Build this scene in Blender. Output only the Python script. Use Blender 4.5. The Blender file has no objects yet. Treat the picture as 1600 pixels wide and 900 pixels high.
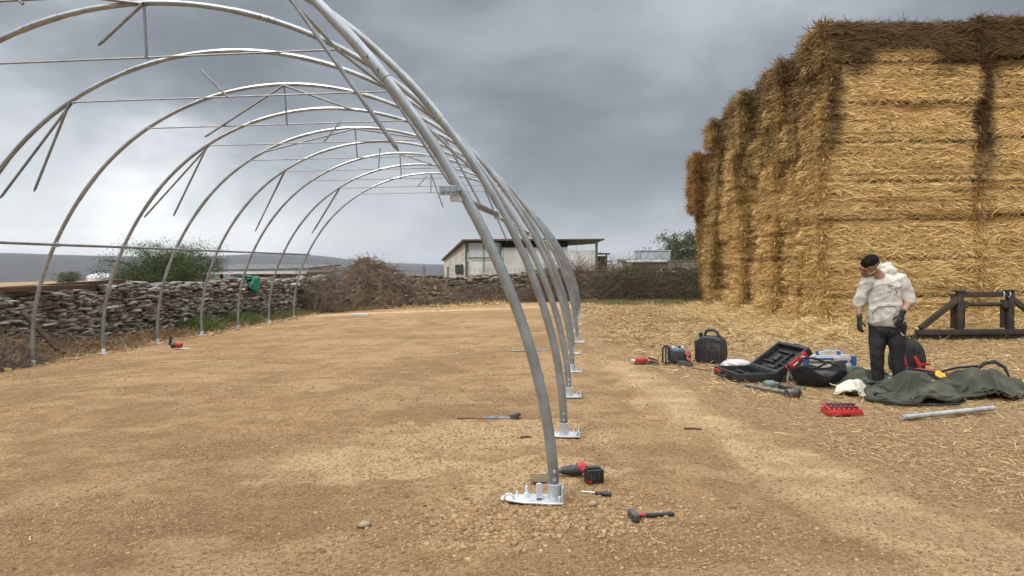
import bpy, bmesh, math, random
import numpy as np
from mathutils import Vector, Matrix, Euler
from mathutils.bvhtree import BVHTree
R_=math.radians
rng=np.random.default_rng(7); random.seed(7)
scn=bpy.context.scene; COL=scn.collection
# ---------------------------------------------------------------- camera
FPX,PIT,ROL,YAW=1088.236,-0.03143,-0.00838,-0.10321
CAM=np.array([5.41109,-4.37258,1.57153])
_f=np.array([math.sin(YAW),math.cos(YAW),0]);_r=np.array([math.cos(YAW),-math.sin(YAW),0]);_u=np.array([0,0,1.])
CF=_f*math.cos(PIT)+_u*math.sin(PIT);CU=_u*math.cos(PIT)-_f*math.sin(PIT)
CR=_r*math.cos(ROL)+CU*math.sin(ROL);CU=CU*math.cos(ROL)-_r*math.sin(ROL)
cd=bpy.data.cameras.new('camera');cam=bpy.data.objects.new('camera',cd);COL.objects.link(cam)
cam.matrix_world=Matrix(((CR[0],CU[0],-CF[0],CAM[0]),(CR[1],CU[1],-CF[1],CAM[1]),(CR[2],CU[2],-CF[2],CAM[2]),(0,0,0,1)))
cd.sensor_width=36;cd.lens=FPX/1600*36;cd.clip_start=.05;cd.clip_end=12000;scn.camera=cam
# ---------------------------------------------------------------- light
SUN_EL,SUN_AZ=50,217     # azimuth the light comes from, clockwise from +Y
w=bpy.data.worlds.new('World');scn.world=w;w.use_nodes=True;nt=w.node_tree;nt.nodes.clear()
def N(nt,t,**k):
    n=nt.nodes.new(t)
    for a,b in k.items():
        if a=='i':
            for q,v in b.items(): n.inputs[q].default_value=v
        else: setattr(n,a,b)
    return n
def mth(nt,op,a,b=None,c=None,clamp=False):
    n=N(nt,'ShaderNodeMath',operation=op,use_clamp=clamp)
    for i,v in enumerate((a,b,c)):
        if v is None: continue
        if isinstance(v,(int,float)): n.inputs[i].default_value=v
        else: nt.links.new(v,n.inputs[i])
    return n.outputs[0]
def sstep(nt,v,a,b,lo=0.,hi=1.):
    n=N(nt,'ShaderNodeMapRange',interpolation_type='SMOOTHSTEP');nt.links.new(v,n.inputs[0])
    for k,x in zip((1,2,3,4),(a,b,lo,hi)): n.inputs[k].default_value=x
    return n.outputs[0]
def mixc(nt,f,a,b,bt='MIX'):
    n=N(nt,'ShaderNodeMix',data_type='RGBA',blend_type=bt)
    for i,v in ((0,f),(6,a),(7,b)):
        if hasattr(v,'is_linked') or hasattr(v,'links'): nt.links.new(v,n.inputs[i])
        else: n.inputs[i].default_value=v if i==0 else (*v,1)[:4]
    return n.outputs[2]
def noise(nt,vec,sc,det=4,rough=.55,dist=0):
    n=N(nt,'ShaderNodeTexNoise',i={'Scale':sc,'Detail':det,'Roughness':rough,'Distortion':dist})
    if vec is not None: nt.links.new(vec,n.inputs['Vector'])
    return n.outputs['Fac']
sky=N(nt,'ShaderNodeTexSky',sky_type='NISHITA',sun_disc=False,sun_elevation=R_(SUN_EL),sun_rotation=R_(SUN_AZ))
tc=N(nt,'ShaderNodeTexCoord');D_=tc.outputs['Generated']
sp=N(nt,'ShaderNodeSeparateXYZ');nt.links.new(D_,sp.inputs[0]);Z=sp.outputs[2]
def pdir(px,py):
    d=CF*FPX+CR*(px-800)-CU*(py-450);return d/np.linalg.norm(d)
mp=N(nt,'ShaderNodeMapping',i={'Scale':(1,1,2.0)});nt.links.new(D_,mp.inputs[0]);V=mp.outputs[0]
warp=noise(nt,V,2.2,5,.6)
def blob(px,py,rad,soft=.8):
    d=pdir(px,py);n=N(nt,'ShaderNodeVectorMath',operation='DISTANCE')
    nt.links.new(D_,n.inputs[0]);n.inputs[1].default_value=tuple(d)
    v=mth(nt,'ADD',n.outputs['Value'],mth(nt,'MULTIPLY',mth(nt,'SUBTRACT',warp,.5),rad*1.5))
    return sstep(nt,v,rad*(1-soft),rad,1,0)
c1=noise(nt,V,2.6,5,.5,.2);c2=noise(nt,V,8,4,.5,.1)
base=mth(nt,'ADD',mth(nt,'MULTIPLY',sstep(nt,c1,.36,.64),.20),mth(nt,'ADD',mth(nt,'MULTIPLY',c2,.13),mth(nt,'MULTIPLY',noise(nt,V,26,6,.6),.05)))
br=mth(nt,'ADD',base,.07)
for px,py,rad,amt in ((40,300,.25,.39),(330,350,.18,.25),(560,360,.28,.10),(1150,-10,.22,.10),(900,380,.25,.07),(800,230,.16,-.05),(430,200,.17,-.05),(1020,190,.25,-.02),(20,90,.2,-.03),(1330,300,.3,-.02)):
    br=mth(nt,'ADD',br,mth(nt,'MULTIPLY',blob(px,py,rad),amt))
br=mth(nt,'ADD',br,sstep(nt,Z,0.,.17,.15,0.))
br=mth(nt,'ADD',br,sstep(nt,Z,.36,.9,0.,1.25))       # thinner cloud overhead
wisp=mth(nt,'MULTIPLY',mth(nt,'ADD',blob(965,78,.022,.9),blob(1093,62,.024,.9)),.07)
dk=mth(nt,'MULTIPLY',mth(nt,'ADD',blob(300,322,.035,.9),blob(392,318,.04,.9)),-.09)
br=mth(nt,'ADD',br,dk)
cr=N(nt,'ShaderNodeValToRGB');nt.links.new(br,cr.inputs[0])
e=cr.color_ramp;e.elements[0].position=.1;e.elements[0].color=(.16,.175,.19,1);e.elements[1].position=1;e.elements[1].color=(.98,.99,1.,1)
for p,c in ((.25,(.235,.255,.28,1)),(.42,(.36,.385,.415,1)),(.62,(.57,.595,.62,1))): q=e.elements.new(p);q.color=c
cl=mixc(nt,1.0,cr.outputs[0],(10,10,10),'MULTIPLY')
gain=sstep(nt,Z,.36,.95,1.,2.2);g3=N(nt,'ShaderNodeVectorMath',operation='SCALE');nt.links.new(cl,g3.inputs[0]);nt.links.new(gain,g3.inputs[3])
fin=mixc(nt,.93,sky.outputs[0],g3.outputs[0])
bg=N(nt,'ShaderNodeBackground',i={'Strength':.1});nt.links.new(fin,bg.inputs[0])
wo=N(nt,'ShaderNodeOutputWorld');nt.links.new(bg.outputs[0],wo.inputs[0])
sl=bpy.data.lights.new('sun','SUN');sl.energy=1.5;sl.angle=R_(12);sl.color=(1,.95,.87)
so=bpy.data.objects.new('sun',sl);COL.objects.link(so)
az,el=R_(SUN_AZ),R_(SUN_EL);sd=Vector((math.sin(az)*math.cos(el),math.cos(az)*math.cos(el),math.sin(el)))
so.rotation_euler=sd.to_track_quat('Z','Y').to_euler();so.location=(0,-10,20)
vs=scn.view_settings;vs.view_transform='Standard';vs.look='None';vs.exposure=0.38;vs.gamma=1;vs.use_curve_mapping=False
# ---------------------------------------------------------------- helpers
def tag(o,label=None,cat=None,group=None,kind=None):
    if label:o['label']=label
    if cat:o['category']=cat
    if group:o['group']=group
    if kind:o['kind']=kind
    return o
def thing(name,label,cat,loc=(0,0,0),rz=0,group=None):
    o=bpy.data.objects.new(name,None);COL.objects.link(o);o.location=loc;o.rotation_euler=(0,0,rz);o.empty_display_size=.1
    return tag(o,label,cat,group)
def npmesh(name,V,F,mat,parent=None,smooth=False,loc=None,rot=None):
    """V (n,3); F list of arrays (k,3) or (k,4)"""
    me=bpy.data.meshes.new(name);V=np.asarray(V,dtype=np.float32)
    if not isinstance(F,(list,tuple)) or (len(F) and not isinstance(F[0],np.ndarray)): F=[np.asarray(F)]
    me.vertices.add(len(V));me.vertices.foreach_set('co',V.ravel())
    nl=sum(f.size for f in F);npoly=sum(len(f) for f in F)
    me.loops.add(nl);me.polygons.add(npoly)
    me.loops.foreach_set('vertex_index',np.concatenate([f.ravel() for f in F]).astype(np.int32))
    tot=np.concatenate([np.full(len(f),f.shape[1]) for f in F]);st=np.r_[0,np.cumsum(tot)[:-1]]
    me.polygons.foreach_set('loop_start',st.astype(np.int32));me.polygons.foreach_set('loop_total',tot.astype(np.int32))
    me.update(calc_edges=True)
    if smooth: me.polygons.foreach_set('use_smooth',np.ones(npoly,dtype=bool))
    for m in (mat if isinstance(mat,(list,tuple)) else [mat]): me.materials.append(m)
    o=bpy.data.objects.new(name,me);COL.objects.link(o)
    if parent is not None:o.parent=parent
    if loc is not None:o.location=loc
    if rot is not None:o.rotation_euler=rot
    return o
class MB:
    def __init__(s): s.v=[];s.f=[]
    def add(s,V,F):
        b=len(s.v);s.v+= [tuple(map(float,p)) for p in V];s.f+=[tuple(b+i for i in f) for f in F];return s
    def box(s,c,d,rot=None,M=None,taper=1.):
        P=[]
        for z in(-.5,.5):
            t=taper if z>0 else 1.
            for x,y in((-.5,-.5),(.5,-.5),(.5,.5),(-.5,.5)):
                P.append(Vector((x*d[0]*t,y*d[1]*t,z*d[2])))
        m=Matrix.Translation(c)@(Euler(rot).to_matrix().to_4x4() if rot else Matrix())
        if M is not None:m=M@m
        return s.add([m@p for p in P],[(3,2,1,0),(4,5,6,7),(0,1,5,4),(1,2,6,5),(2,3,7,6),(3,0,4,7)])
    def tube(s,pts,r,n=10,cap=True,flat=1.):
        pts=[Vector(p) for p in pts];m=len(pts);rr=r if isinstance(r,(list,tuple)) else [r]*m
        up=None;V=[];F=[]
        for i,p in enumerate(pts):
            t=(pts[min(i+1,m-1)]-pts[max(i-1,0)]).normalized()
            if up is None:
                up=Vector((0,0,1)) if abs(t.z)<.9 else Vector((0,1,0))
            a=(up-t*up.dot(t)).normalized();up=a;b=t.cross(a)
            for k in range(n):
                w_=2*math.pi*k/n;V.append(p+(a*math.cos(w_)*flat+b*math.sin(w_))*rr[i])
        for i in range(m-1):
            for k in range(n): F.append((i*n+k,i*n+(k+1)%n,(i+1)*n+(k+1)%n,(i+1)*n+k))
        if cap:F+=[tuple(range(n))[::-1],tuple((m-1)*n+k for k in range(n))]
        return s.add(V,F)
    def lathe(s,prof,c=(0,0,0),n=20,axis='z'):
        V=[];F=[];m=len(prof)
        for r,z in prof:
            for k in range(n):
                a=2*math.pi*k/n;p=(r*math.cos(a),r*math.sin(a),z)
                if axis=='x':p=(p[2],p[0],p[1])
                if axis=='y':p=(p[0],p[2],p[1])
                V.append((p[0]+c[0],p[1]+c[1],p[2]+c[2]))
        for i in range(m-1):
            for k in range(n):F.append((i*n+k,i*n+(k+1)%n,(i+1)*n+(k+1)%n,(i+1)*n+k))
        F+=[tuple(range(n))[::-1],tuple((m-1)*n+k for k in range(n))]
        return s.add(V,F)
    def prism(s,poly,y0,y1):   # poly in x,z extruded on y
        n=len(poly);V=[(x,y0,z) for x,z in poly]+[(x,y1,z) for x,z in poly]
        F=[tuple(range(n)),tuple(range(2*n-1,n-1,-1))]+[(i,i+n,(i+1)%n+n,(i+1)%n) for i in range(n)]
        return s.add(V,F)
    def build(s,name,mat,parent=None,bevel=0,smooth=False,loc=None,rot=None,seg=2):
        me=bpy.data.meshes.new(name);me.from_pydata(s.v,[],s.f)
        bm=bmesh.new();bm.from_mesh(me);bmesh.ops.recalc_face_normals(bm,faces=bm.faces)
        if bevel:
            es=[e for e in bm.edges if len(e.link_faces)==2 and e.calc_face_angle(0)>R_(35)]
            bmesh.ops.bevel(bm,geom=es,offset=bevel,segments=seg,affect='EDGES',profile=.6,clamp_overlap=True)
        bm.to_mesh(me);bm.free()
        if smooth or bevel:
            for p in me.polygons:p.use_smooth=True
            try: me.set_sharp_from_angle(angle=R_(40))
            except Exception: pass
        me.materials.append(mat) if mat else None;o=bpy.data.objects.new(name,me);COL.objects.link(o)
        if parent is not None:o.parent=parent
        if loc is not None:o.location=loc
        if rot is not None:o.rotation_euler=rot
        return o
def hsh(i,j,k,s):
    with np.errstate(over='ignore'):
        n=(i.astype(np.int64)*374761393+j.astype(np.int64)*668265263+k.astype(np.int64)*2147483647+s*1274126177)&0xffffffff
        n=((n^(n>>13))*1274126177)&0xffffffff;n=(n^(n>>16))&0xffffff
    return n/float(0xffffff)
def vn(x,y,z=None,s=0):
    x=np.asarray(x,float);y=np.asarray(y,float);z=np.zeros_like(x) if z is None else np.asarray(z,float)
    i,j,k=np.floor(x),np.floor(y),np.floor(z);a,b,c=x-i,y-j,z-k;a,b,c=[t*t*(3-2*t) for t in(a,b,c)]
    o=0
    for di in(0,1):
        for dj in(0,1):
            for dk in(0,1):
                o=o+hsh(i+di,j+dj,k+dk,s)*(a if di else 1-a)*(b if dj else 1-b)*(c if dk else 1-c)
    return o
def fbm(x,y,z=None,s=0,o=4):
    t=0;a=.5;tot=0
    for q in range(o):
        f=2.03**q;t=t+a*vn(np.asarray(x)*f,np.asarray(y)*f,None if z is None else np.asarray(z)*f,s+q*17);tot+=a;a*=.5
    return t/tot
def ss(x,a,b):
    t=np.clip((np.asarray(x,float)-a)/(b-a),0,1);return t*t*(3-2*t)
# ---------------------------------------------------------------- materials
def mat(name,c1,c2=None,scale=8,rough=.7,metal=0,bump=.0,bscale=None,coord='Object',det=5,contrast=(.35,.65),spec=.5,stretch=None,c3=None,s3=30,f3=.5):
    m=bpy.data.materials.new(name);m.use_nodes=True;t=m.node_tree;b=t.nodes['Principled BSDF']
    b.inputs['Roughness'].default_value=rough;b.inputs['Metallic'].default_value=metal;b.inputs['Specular IOR Level'].default_value=spec
    if coord=='World': v=N(t,'ShaderNodeNewGeometry').outputs['Position']
    else: v=N(t,'ShaderNodeTexCoord').outputs['Object']
    if stretch:
        q=N(t,'ShaderNodeMapping',i={'Scale':stretch});t.links.new(v,q.inputs[0]);v=q.outputs[0]
    if c2 is None:c2=tuple(x*.8 for x in c1)
    n=noise(t,v,scale,det);f=sstep(t,n,*contrast);c=mixc(t,f,c1,c2)
    if c3: c=mixc(t,mth(t,'MULTIPLY',sstep(t,noise(t,v,s3,4),.52,.68),f3),c,c3)
    t.links.new(c,b.inputs['Base Color'])
    if bump:
        bn=N(t,'ShaderNodeBump',i={'Strength':bump,'Distance':.02});t.links.new(noise(t,v,bscale or scale*4,6,.6),bn.inputs['Height']);t.links.new(bn.outputs[0],b.inputs['Normal'])
    return m
def island(name,cols,rough=.8,trans=0,extra=None):
    """colour picked at random for every loose piece (straw, leaf, stone)"""
    m=bpy.data.materials.new(name);m.use_nodes=True;t=m.node_tree;b=t.nodes['Principled BSDF'];b.inputs['Roughness'].default_value=rough
    b.inputs['Specular IOR Level'].default_value=.25
    g=N(t,'ShaderNodeNewGeometry');r=N(t,'ShaderNodeValToRGB');r.color_ramp.interpolation='LINEAR'
    t.links.new(g.outputs['Random Per Island'],r.inputs[0]);el=r.color_ramp.elements
    while len(el)<len(cols): el.new(.5)
    for k,c in enumerate(cols): el[k].position=k/(len(cols)-1);el[k].color=(*c,1)
    c=r.outputs[0]
    if extra: c=extra(t,c,g)
    t.links.new(c,b.inputs['Base Color'])
    return m
STK_O=(10.55,11.3);STK_R=R_(7)
def stain(t,c,g):
    mp=N(t,'ShaderNodeMapping',vector_type='TEXTURE',i={'Location':(STK_O[0],STK_O[1],0),'Rotation':(0,0,STK_R)})
    t.links.new(g.outputs['Position'],mp.inputs[0]);s=N(t,'ShaderNodeSeparateXYZ');t.links.new(mp.outputs[0],s.inputs[0])
    x,y,z=s.outputs
    n1=noise(t,mp.outputs[0],1.1,5,.65);st=N(t,'ShaderNodeMapping',i={'Scale':(2.2,1.6,.35)});t.links.new(mp.outputs[0],st.inputs[0]);n2=noise(t,st.outputs[0],1.6,5,.6)
    n1b=noise(t,mp.outputs[0],5.,4,.6);n1=mth(t,'ADD',mth(t,'MULTIPLY',n1,.72),mth(t,'ADD',mth(t,'MULTIPLY',n1b,.25),mth(t,'MULTIPLY',mth(t,'SUBTRACT',g.outputs['Random Per Island'],.5),.09)));zz=mth(t,'ADD',z,mth(t,'MULTIPLY',mth(t,'SUBTRACT',n1,.5),1.7))
    front=sstep(t,x,-.25,.35)
    # wet rot on the top layers of the front
    patch=mth(t,'MULTIPLY',sstep(t,mth(t,'ABSOLUTE',mth(t,'SUBTRACT',x,1.75)),.45,.85,1,0),sstep(t,z,5.95,6.2,1,0))
    topf=mth(t,'MULTIPLY',sstep(t,zz,5.4,5.9),mth(t,'SUBTRACT',1,mth(t,'MULTIPLY',patch,.9)))
    wob=mth(t,'MULTIPLY',mth(t,'SUBTRACT',n1,.5),1.3)
    gx=mth(t,'ABSOLUTE',mth(t,'SUBTRACT',mth(t,'ADD',x,wob),3.5))
    gap=mth(t,'MULTIPLY',sstep(t,gx,.16,.42,1,0),sstep(t,zz,2.6,4.3))
    cx=mth(t,'MULTIPLY',sstep(t,mth(t,'ADD',x,wob),.15,.5,1,0),sstep(t,zz,3.8,4.4))
    f=mth(t,'MAXIMUM',mth(t,'MAXIMUM',topf,gap),mth(t,'MULTIPLY',cx,.9))
    # streaks down the side of the stack
    sd_=mth(t,'MULTIPLY',sstep(t,n2,.44,.62),sstep(t,mth(t,'ADD',zz,mth(t,'MULTIPLY',y,.25)),1.6,6.,.15,1.))
    sd2=mth(t,'MAXIMUM',sd_,mth(t,'MULTIPLY',sstep(t,zz,5.2,6.2),.9))
    sd2=mth(t,'MAXIMUM',sd2,mth(t,'MULTIPLY',sstep(t,y,5.6,7.6),.45))
    f2=mth(t,'ADD',mth(t,'MULTIPLY',f,front),mth(t,'MULTIPLY',mth(t,'MULTIPLY',sd2,.72),mth(t,'SUBTRACT',1,front)))
    dark=mixc(t,1.,c,(.10,.076,.064),'MULTIPLY')
    c=mixc(t,mth(t,'MULTIPLY',sstep(t,n1,.45,.75),.2),c,(.46,.27,.09))
    n1b_=noise(t,mp.outputs[0],.9,4,.6);cm=N(t,'ShaderNodeMapping',i={'Scale':(.12,.25,3.4)});t.links.new(mp.outputs[0],cm.inputs[0]);n3=noise(t,cm.outputs[0],1.,4,.6)
    c=mixc(t,mth(t,'MULTIPLY',sstep(t,n3,.50,.62),.65),c,(.34,.19,.06))
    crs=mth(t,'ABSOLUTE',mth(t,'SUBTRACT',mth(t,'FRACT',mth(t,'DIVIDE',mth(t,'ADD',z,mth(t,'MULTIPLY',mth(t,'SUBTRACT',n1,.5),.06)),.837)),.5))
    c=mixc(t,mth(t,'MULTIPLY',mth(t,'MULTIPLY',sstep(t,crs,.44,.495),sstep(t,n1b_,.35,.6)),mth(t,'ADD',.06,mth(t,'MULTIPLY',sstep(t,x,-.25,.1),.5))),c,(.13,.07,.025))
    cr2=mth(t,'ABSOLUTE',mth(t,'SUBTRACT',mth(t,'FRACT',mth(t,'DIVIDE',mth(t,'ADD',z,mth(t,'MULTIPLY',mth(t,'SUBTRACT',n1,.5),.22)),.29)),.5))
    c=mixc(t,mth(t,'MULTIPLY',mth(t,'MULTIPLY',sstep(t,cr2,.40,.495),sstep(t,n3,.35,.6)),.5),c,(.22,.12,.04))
    return mixc(t,mth(t,'MULTIPLY',f2,.93,None,True),c,dark)
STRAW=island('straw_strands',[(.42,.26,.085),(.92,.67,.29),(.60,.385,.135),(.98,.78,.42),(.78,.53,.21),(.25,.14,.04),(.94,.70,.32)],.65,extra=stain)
STRAWC=mat('straw_core',(.30,.185,.07),(.15,.09,.032),6,.9,bump=.8,bscale=40,coord='World')  # dark core colour also stands in for shade between the strands
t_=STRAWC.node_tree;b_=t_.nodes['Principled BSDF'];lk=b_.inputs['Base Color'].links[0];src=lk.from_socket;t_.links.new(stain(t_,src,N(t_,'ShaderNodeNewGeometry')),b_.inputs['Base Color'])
LOOSE=island('loose_straw_strands',[(.17,.11,.05),(.58,.42,.20),(.34,.23,.11),(.76,.57,.30),(.24,.155,.075),(.48,.335,.155),(.14,.09,.045)],.7)
RUST_STRAW=island('dark_straw_strands',[(.20,.10,.03),(.38,.21,.07),(.26,.13,.04),(.46,.28,.10),(.15,.08,.03)],.75)
def steelmat(name,col=(.345,.375,.40),rough=.34):
    m=mat(name,col,tuple(c*.72 for c in col),4,rough,.62,contrast=(.35,.65),c3=(.25,.25,.25),s3=3,f3=.35)
    t=m.node_tree;b=t.nodes['Principled BSDF'];v=N(t,'ShaderNodeTexCoord').outputs['Object']
    t.links.new(sstep(t,noise(t,v,6,3),.3,.7,rough-.06,rough+.1),b.inputs['Roughness']);return m
STEEL=steelmat('galvanised_steel');DULL=mat('weathered_rod',(.24,.25,.265),(.16,.17,.18),6,.45,.4,c3=(.22,.19,.16),s3=5,f3=.4)
ZINC=steelmat('bright_zinc',(.72,.75,.79),.42)
BLK=mat('black_plastic',(.012,.012,.013),(.022,.021,.021),14,.55,c3=(.12,.10,.08),s3=25,f3=.25)
BLKF=mat('black_fabric',(.009,.009,.010),(.018,.018,.019),9,.9,bump=.4,bscale=120)
DGREY=mat('dark_grey_plastic',(.028,.029,.031),(.045,.045,.047),12,.55,c3=(.12,.10,.08),s3=30,f3=.3)
RED=mat('red_plastic',(.43,.018,.016),(.30,.013,.013),10,.45,c3=(.25,.12,.08),s3=20,f3=.3)
YEL=mat('yellow_plastic',(.75,.45,.02),(.6,.34,.02),10,.5)
BLUE=mat('blue_plastic',(.03,.09,.28),(.02,.06,.2),10,.45)
ALU=mat('brushed_aluminium',(.72,.74,.77),(.6,.62,.66),20,.35,.6,coord='Object')
WHITEP=mat('white_marking',(.8,.8,.78),(.7,.7,.68),10,.6)
IRON=mat('worn_steel',(.15,.15,.155),(.085,.078,.072),30,.45,.7,bump=.1,c3=(.22,.13,.07),s3=12,f3=.5)
# ---------------------------------------------------------------- ground
def gz(x,y):
    x=np.asarray(x,float);y=np.asarray(y,float)
    z=-.28*np.clip((5.2-x)/10.4,0,1)
    d=np.hypot(x,y);z=z-.0145*np.clip(d-25,0,1200)*ss(-x,12,60)
    return z
def G(px,py,dz=0.):
    d=CF*FPX+CR*(px-800)-CU*(py-450);z=0.
    for _ in range(8):
        t=(z-CAM[2])/d[2];P=CAM+t*d;z=float(gz(P[0],P[1]))
    return Vector((P[0],P[1],z+dz))
def axis(segs):
    out=[segs[0][0]]
    for a,b,s in segs: out+=list(np.linspace(a,b,max(1,int(round((b-a)/s)))+1)[1:])
    return np.array(out)
def geo(a,b,s0,g=1.25):
    o=[a];s=s0;sg=1 if b>a else -1
    while (b-o[-1])*sg>s: o.append(o[-1]+sg*s);s*=g
    o.append(b);return np.array(o)
xs=np.unique(np.r_[geo(-9,-6000,.3)[::-1],axis([(-9,0,.12),(0,3,.07),(3,9.5,.035),(9.5,14,.07),(14,18,.14)]),geo(18,6000,.3)])
ys=np.unique(np.r_[geo(-5,-600,.4)[::-1],axis([(-5,-2.5,.12),(-2.5,3.5,.035),(3.5,9,.06),(9,16,.12),(16,30,.25)]),geo(30,6000,.5)])
X,Y=np.meshgrid(xs,ys);
near=ss(np.hypot(X-5,Y-2),60,25)
rough_=.028*(fbm(X*.9,Y*.9,None,3,3)-.5)+.02*(fbm(X*4,Y*4,None,5,4)-.5)+.013*(fbm(X*14,Y*14,None,8,3)-.5)
def poly_d(X,Y,P):  # signed side of the straw edge: x - xline(y)
    px=[p[0] for p in P];py=[p[1] for p in P];o=np.argsort(py);return X-np.interp(Y,np.array(py)[o],np.array(px)[o])
edge=poly_d(X,Y,[(4.8,30),(5.3,17),(5.8,9.3),(5.95,7.4),(6.5,4.9),(6.9,3.0),(7.3,1.5),(7.7,.7),(8.2,-.2),(8.9,-1),(10.5,-3)])
straw=ss(edge+1.1*(fbm(X*1.6,Y*1.6,None,11,4)-.5),-.15,.35)*ss(Y,26,23)
pale_c=poly_d(X,Y,[(5.6,12),(5.9,8),(6.15,5),(6.4,3.4),(6.75,1.6),(7.1,.4),(7.5,-.6),(8,-1.4)])
pale=ss(np.abs(pale_c)+.7*(fbm(X*3.2,Y*1.6,None,21,5)-.5)+.25*(pale_c<0),.62,.42)*(.55+.45*ss(fbm(X*3,Y*5,None,23,4),.36,.56))*(1-straw)*ss(Y,12,8)
pat=.5*fbm(X*.6,Y*1.0,None,31,4)+.5*fbm(X*2.6,Y*4,None,33,4);pale2=ss(pat,.51,.60)*.42
for cx,cy,r in((4.5,2.1,.9),(5.0,.9,.5),(3.6,1.1,.6)):
    pale2=np.maximum(pale2,.9*ss(np.hypot((X-cx)/1.3,Y-cy)+1.3*(fbm(X*3.4,Y*4.5,None,41,5)-.5),r,r*.65))
track=ss(np.abs(Y-22.3-.12*X+.6*(fbm(X*.5,Y*.5,None,5,2)-.5)),.9,.4)*ss(-np.abs(X-2),-14,-10)
track=np.maximum(track,.6*ss(np.abs(Y-24.3-.03*X),.6,.2)*ss(-np.abs(X-0),-9,-6))
pale=np.clip(np.maximum(np.maximum(pale,pale2*(1-straw)),track),0,1)
grass=np.maximum(ss(np.hypot((X+6.1)/.9,(Y-18.2)/3.6)+.7*(fbm(X*2,Y*2,None,51,3)-.5),1.15,.7),ss(np.hypot((X-9.5)/5.2,(Y-24.2)/1.3)+.9*(fbm(X*1.5,Y*1.5,None,52,3)-.5),1.1,.6)*.85)
grass=np.maximum(grass,.8*ss(np.hypot((X+4.3)/1.7,(Y-25.3)/.7)+.8*(fbm(X*2,Y*2,None,53,3)-.5),1.0,.6))
far=ss(Y,28.5,31)*ss(-X,-60,0)*.0+ss(np.maximum(Y-28.5,-X-7.2),.3,2.5)
gold=ss(-X-.45*Y,-8,0)*far
bank=ss(-X,5.35,6.15)*ss(Y,22,15)*ss(-X,7.6,6.9)*(.12+.20*ss(Y,14,7))*(.6+.8*fbm(X*1.4,Y*1.4,None,61,3))+.28*ss(-X,5.2,6)*ss(Y,10.5,7.5)*ss(-X,7.6,6.9)
bankm=ss(-X,5.25,5.6)*ss(-X,7.6,7.2)*ss(Y,24,21)
apron=ss(edge,.2,.5)*0
rut=np.zeros_like(X)
for off in(-3.4,-1.6,.9,2.7):
    dd=X-(off+.04*Y+.12*np.sin(Y*.5+off));rut+=ss(np.abs(dd)+.1*(fbm(X*2,Y*1,None,81,2)-.5),.17,.08)*(.6+.4*np.sin(Y*38+off*9)*ss(np.abs(dd),.14,.05))
rut*=ss(vn(X*.2,Y*.35,None,83),.3,.65)*ss(Y,22,16)
Z=gz(X,Y)-.012*rut*near+rough_*near+bank+.02*straw*(fbm(X*7,Y*7,None,71,3)-.5)*near-.018*ss(np.abs(pale_c+.42),.16,.02)*ss(Y,10,6)
Z=Z+12*ss(np.hypot(X,Y),300,1500)*(fbm(X/700,Y/700,None,9,3)-.62)*ss(np.abs(X)+Y*0,200,900)
ny,nx=X.shape;idx=np.arange(ny*nx).reshape(ny,nx)
F=np.stack([idx[:-1,:-1],idx[:-1,1:],idx[1:,1:],idx[1:,:-1]],-1).reshape(-1,4)
m=bpy.data.materials.new('dirt');m.use_nodes=True;t=m.node_tree;b=t.nodes['Principled BSDF'];b.inputs['Roughness'].default_value=.95;b.inputs['Specular IOR Level'].default_value=.15
v=N(t,'ShaderNodeNewGeometry').outputs['Position']
def at_(n):return N(t,'ShaderNodeAttribute',attribute_name=n).outputs['Fac']
n_big,n_mid,n_fine,n_grit=noise(t,v,.5,5,.6),noise(t,v,3.5,6,.65),noise(t,v,22,6,.7),noise(t,v,75,5,.75)
c=mixc(t,sstep(t,n_big,.35,.65),(.445,.288,.142),(.305,.19,.092))
c=mixc(t,mth(t,'MULTIPLY',sstep(t,n_mid,.42,.60),.6),c,(.25,.145,.070))
c=mixc(t,mth(t,'MULTIPLY',at_('pale'),sstep(t,mth(t,'ADD',mth(t,'MULTIPLY',n_fine,.6),mth(t,'MULTIPLY',n_mid,.5)),.42,.58,.32,1.)),c,(.62,.445,.245))
c=mixc(t,mth(t,'MULTIPLY',at_('rut'),.35),c,(.20,.13,.07))
c=mixc(t,mth(t,'MULTIPLY',at_('straw'),.85),c,mixc(t,sstep(t,n_fine,.4,.6),(.40,.275,.14),(.235,.155,.080)))
c=mixc(t,at_('bank'),c,mixc(t,n_mid,(.17,.115,.07),(.10,.068,.042)))
c=mixc(t,at_('grass'),c,mixc(t,n_fine,(.07,.10,.03),(.14,.13,.05)))
c=mixc(t,at_('farland'),c,mixc(t,n_big,(.19,.155,.085),(.12,.12,.055)))
c=mixc(t,at_('gold'),c,mixc(t,n_big,(.36,.24,.10),(.27,.18,.08)))
n_crumb=noise(t,v,42,5,.75);c=mixc(t,mth(t,'MULTIPLY',sstep(t,n_fine,.50,.60),.6),c,(.19,.108,.050));c=mixc(t,mth(t,'MULTIPLY',sstep(t,n_crumb,.52,.62),.65),c,(.14,.080,.038));c=mixc(t,mth(t,'MULTIPLY',sstep(t,n_crumb,.46,.38),.45),c,(.60,.45,.25))
c=mixc(t,mth(t,'MULTIPLY',sstep(t,n_grit,.56,.68),.6),c,(.56,.43,.28))
c=mixc(t,mth(t,'MULTIPLY',sstep(t,n_grit,.45,.36),.65),c,(.09,.06,.036))
t.links.new(c,b.inputs['Base Color'])
bn=N(t,'ShaderNodeBump',i={'Strength':1.,'Distance':.03});h=mth(t,'ADD',mth(t,'MULTIPLY',mth(t,'ADD',n_fine,n_crumb),.9),mth(t,'MULTIPLY',n_grit,.45));t.links.new(h,bn.inputs['Height']);t.links.new(bn.outputs[0],b.inputs['Normal'])
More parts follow.
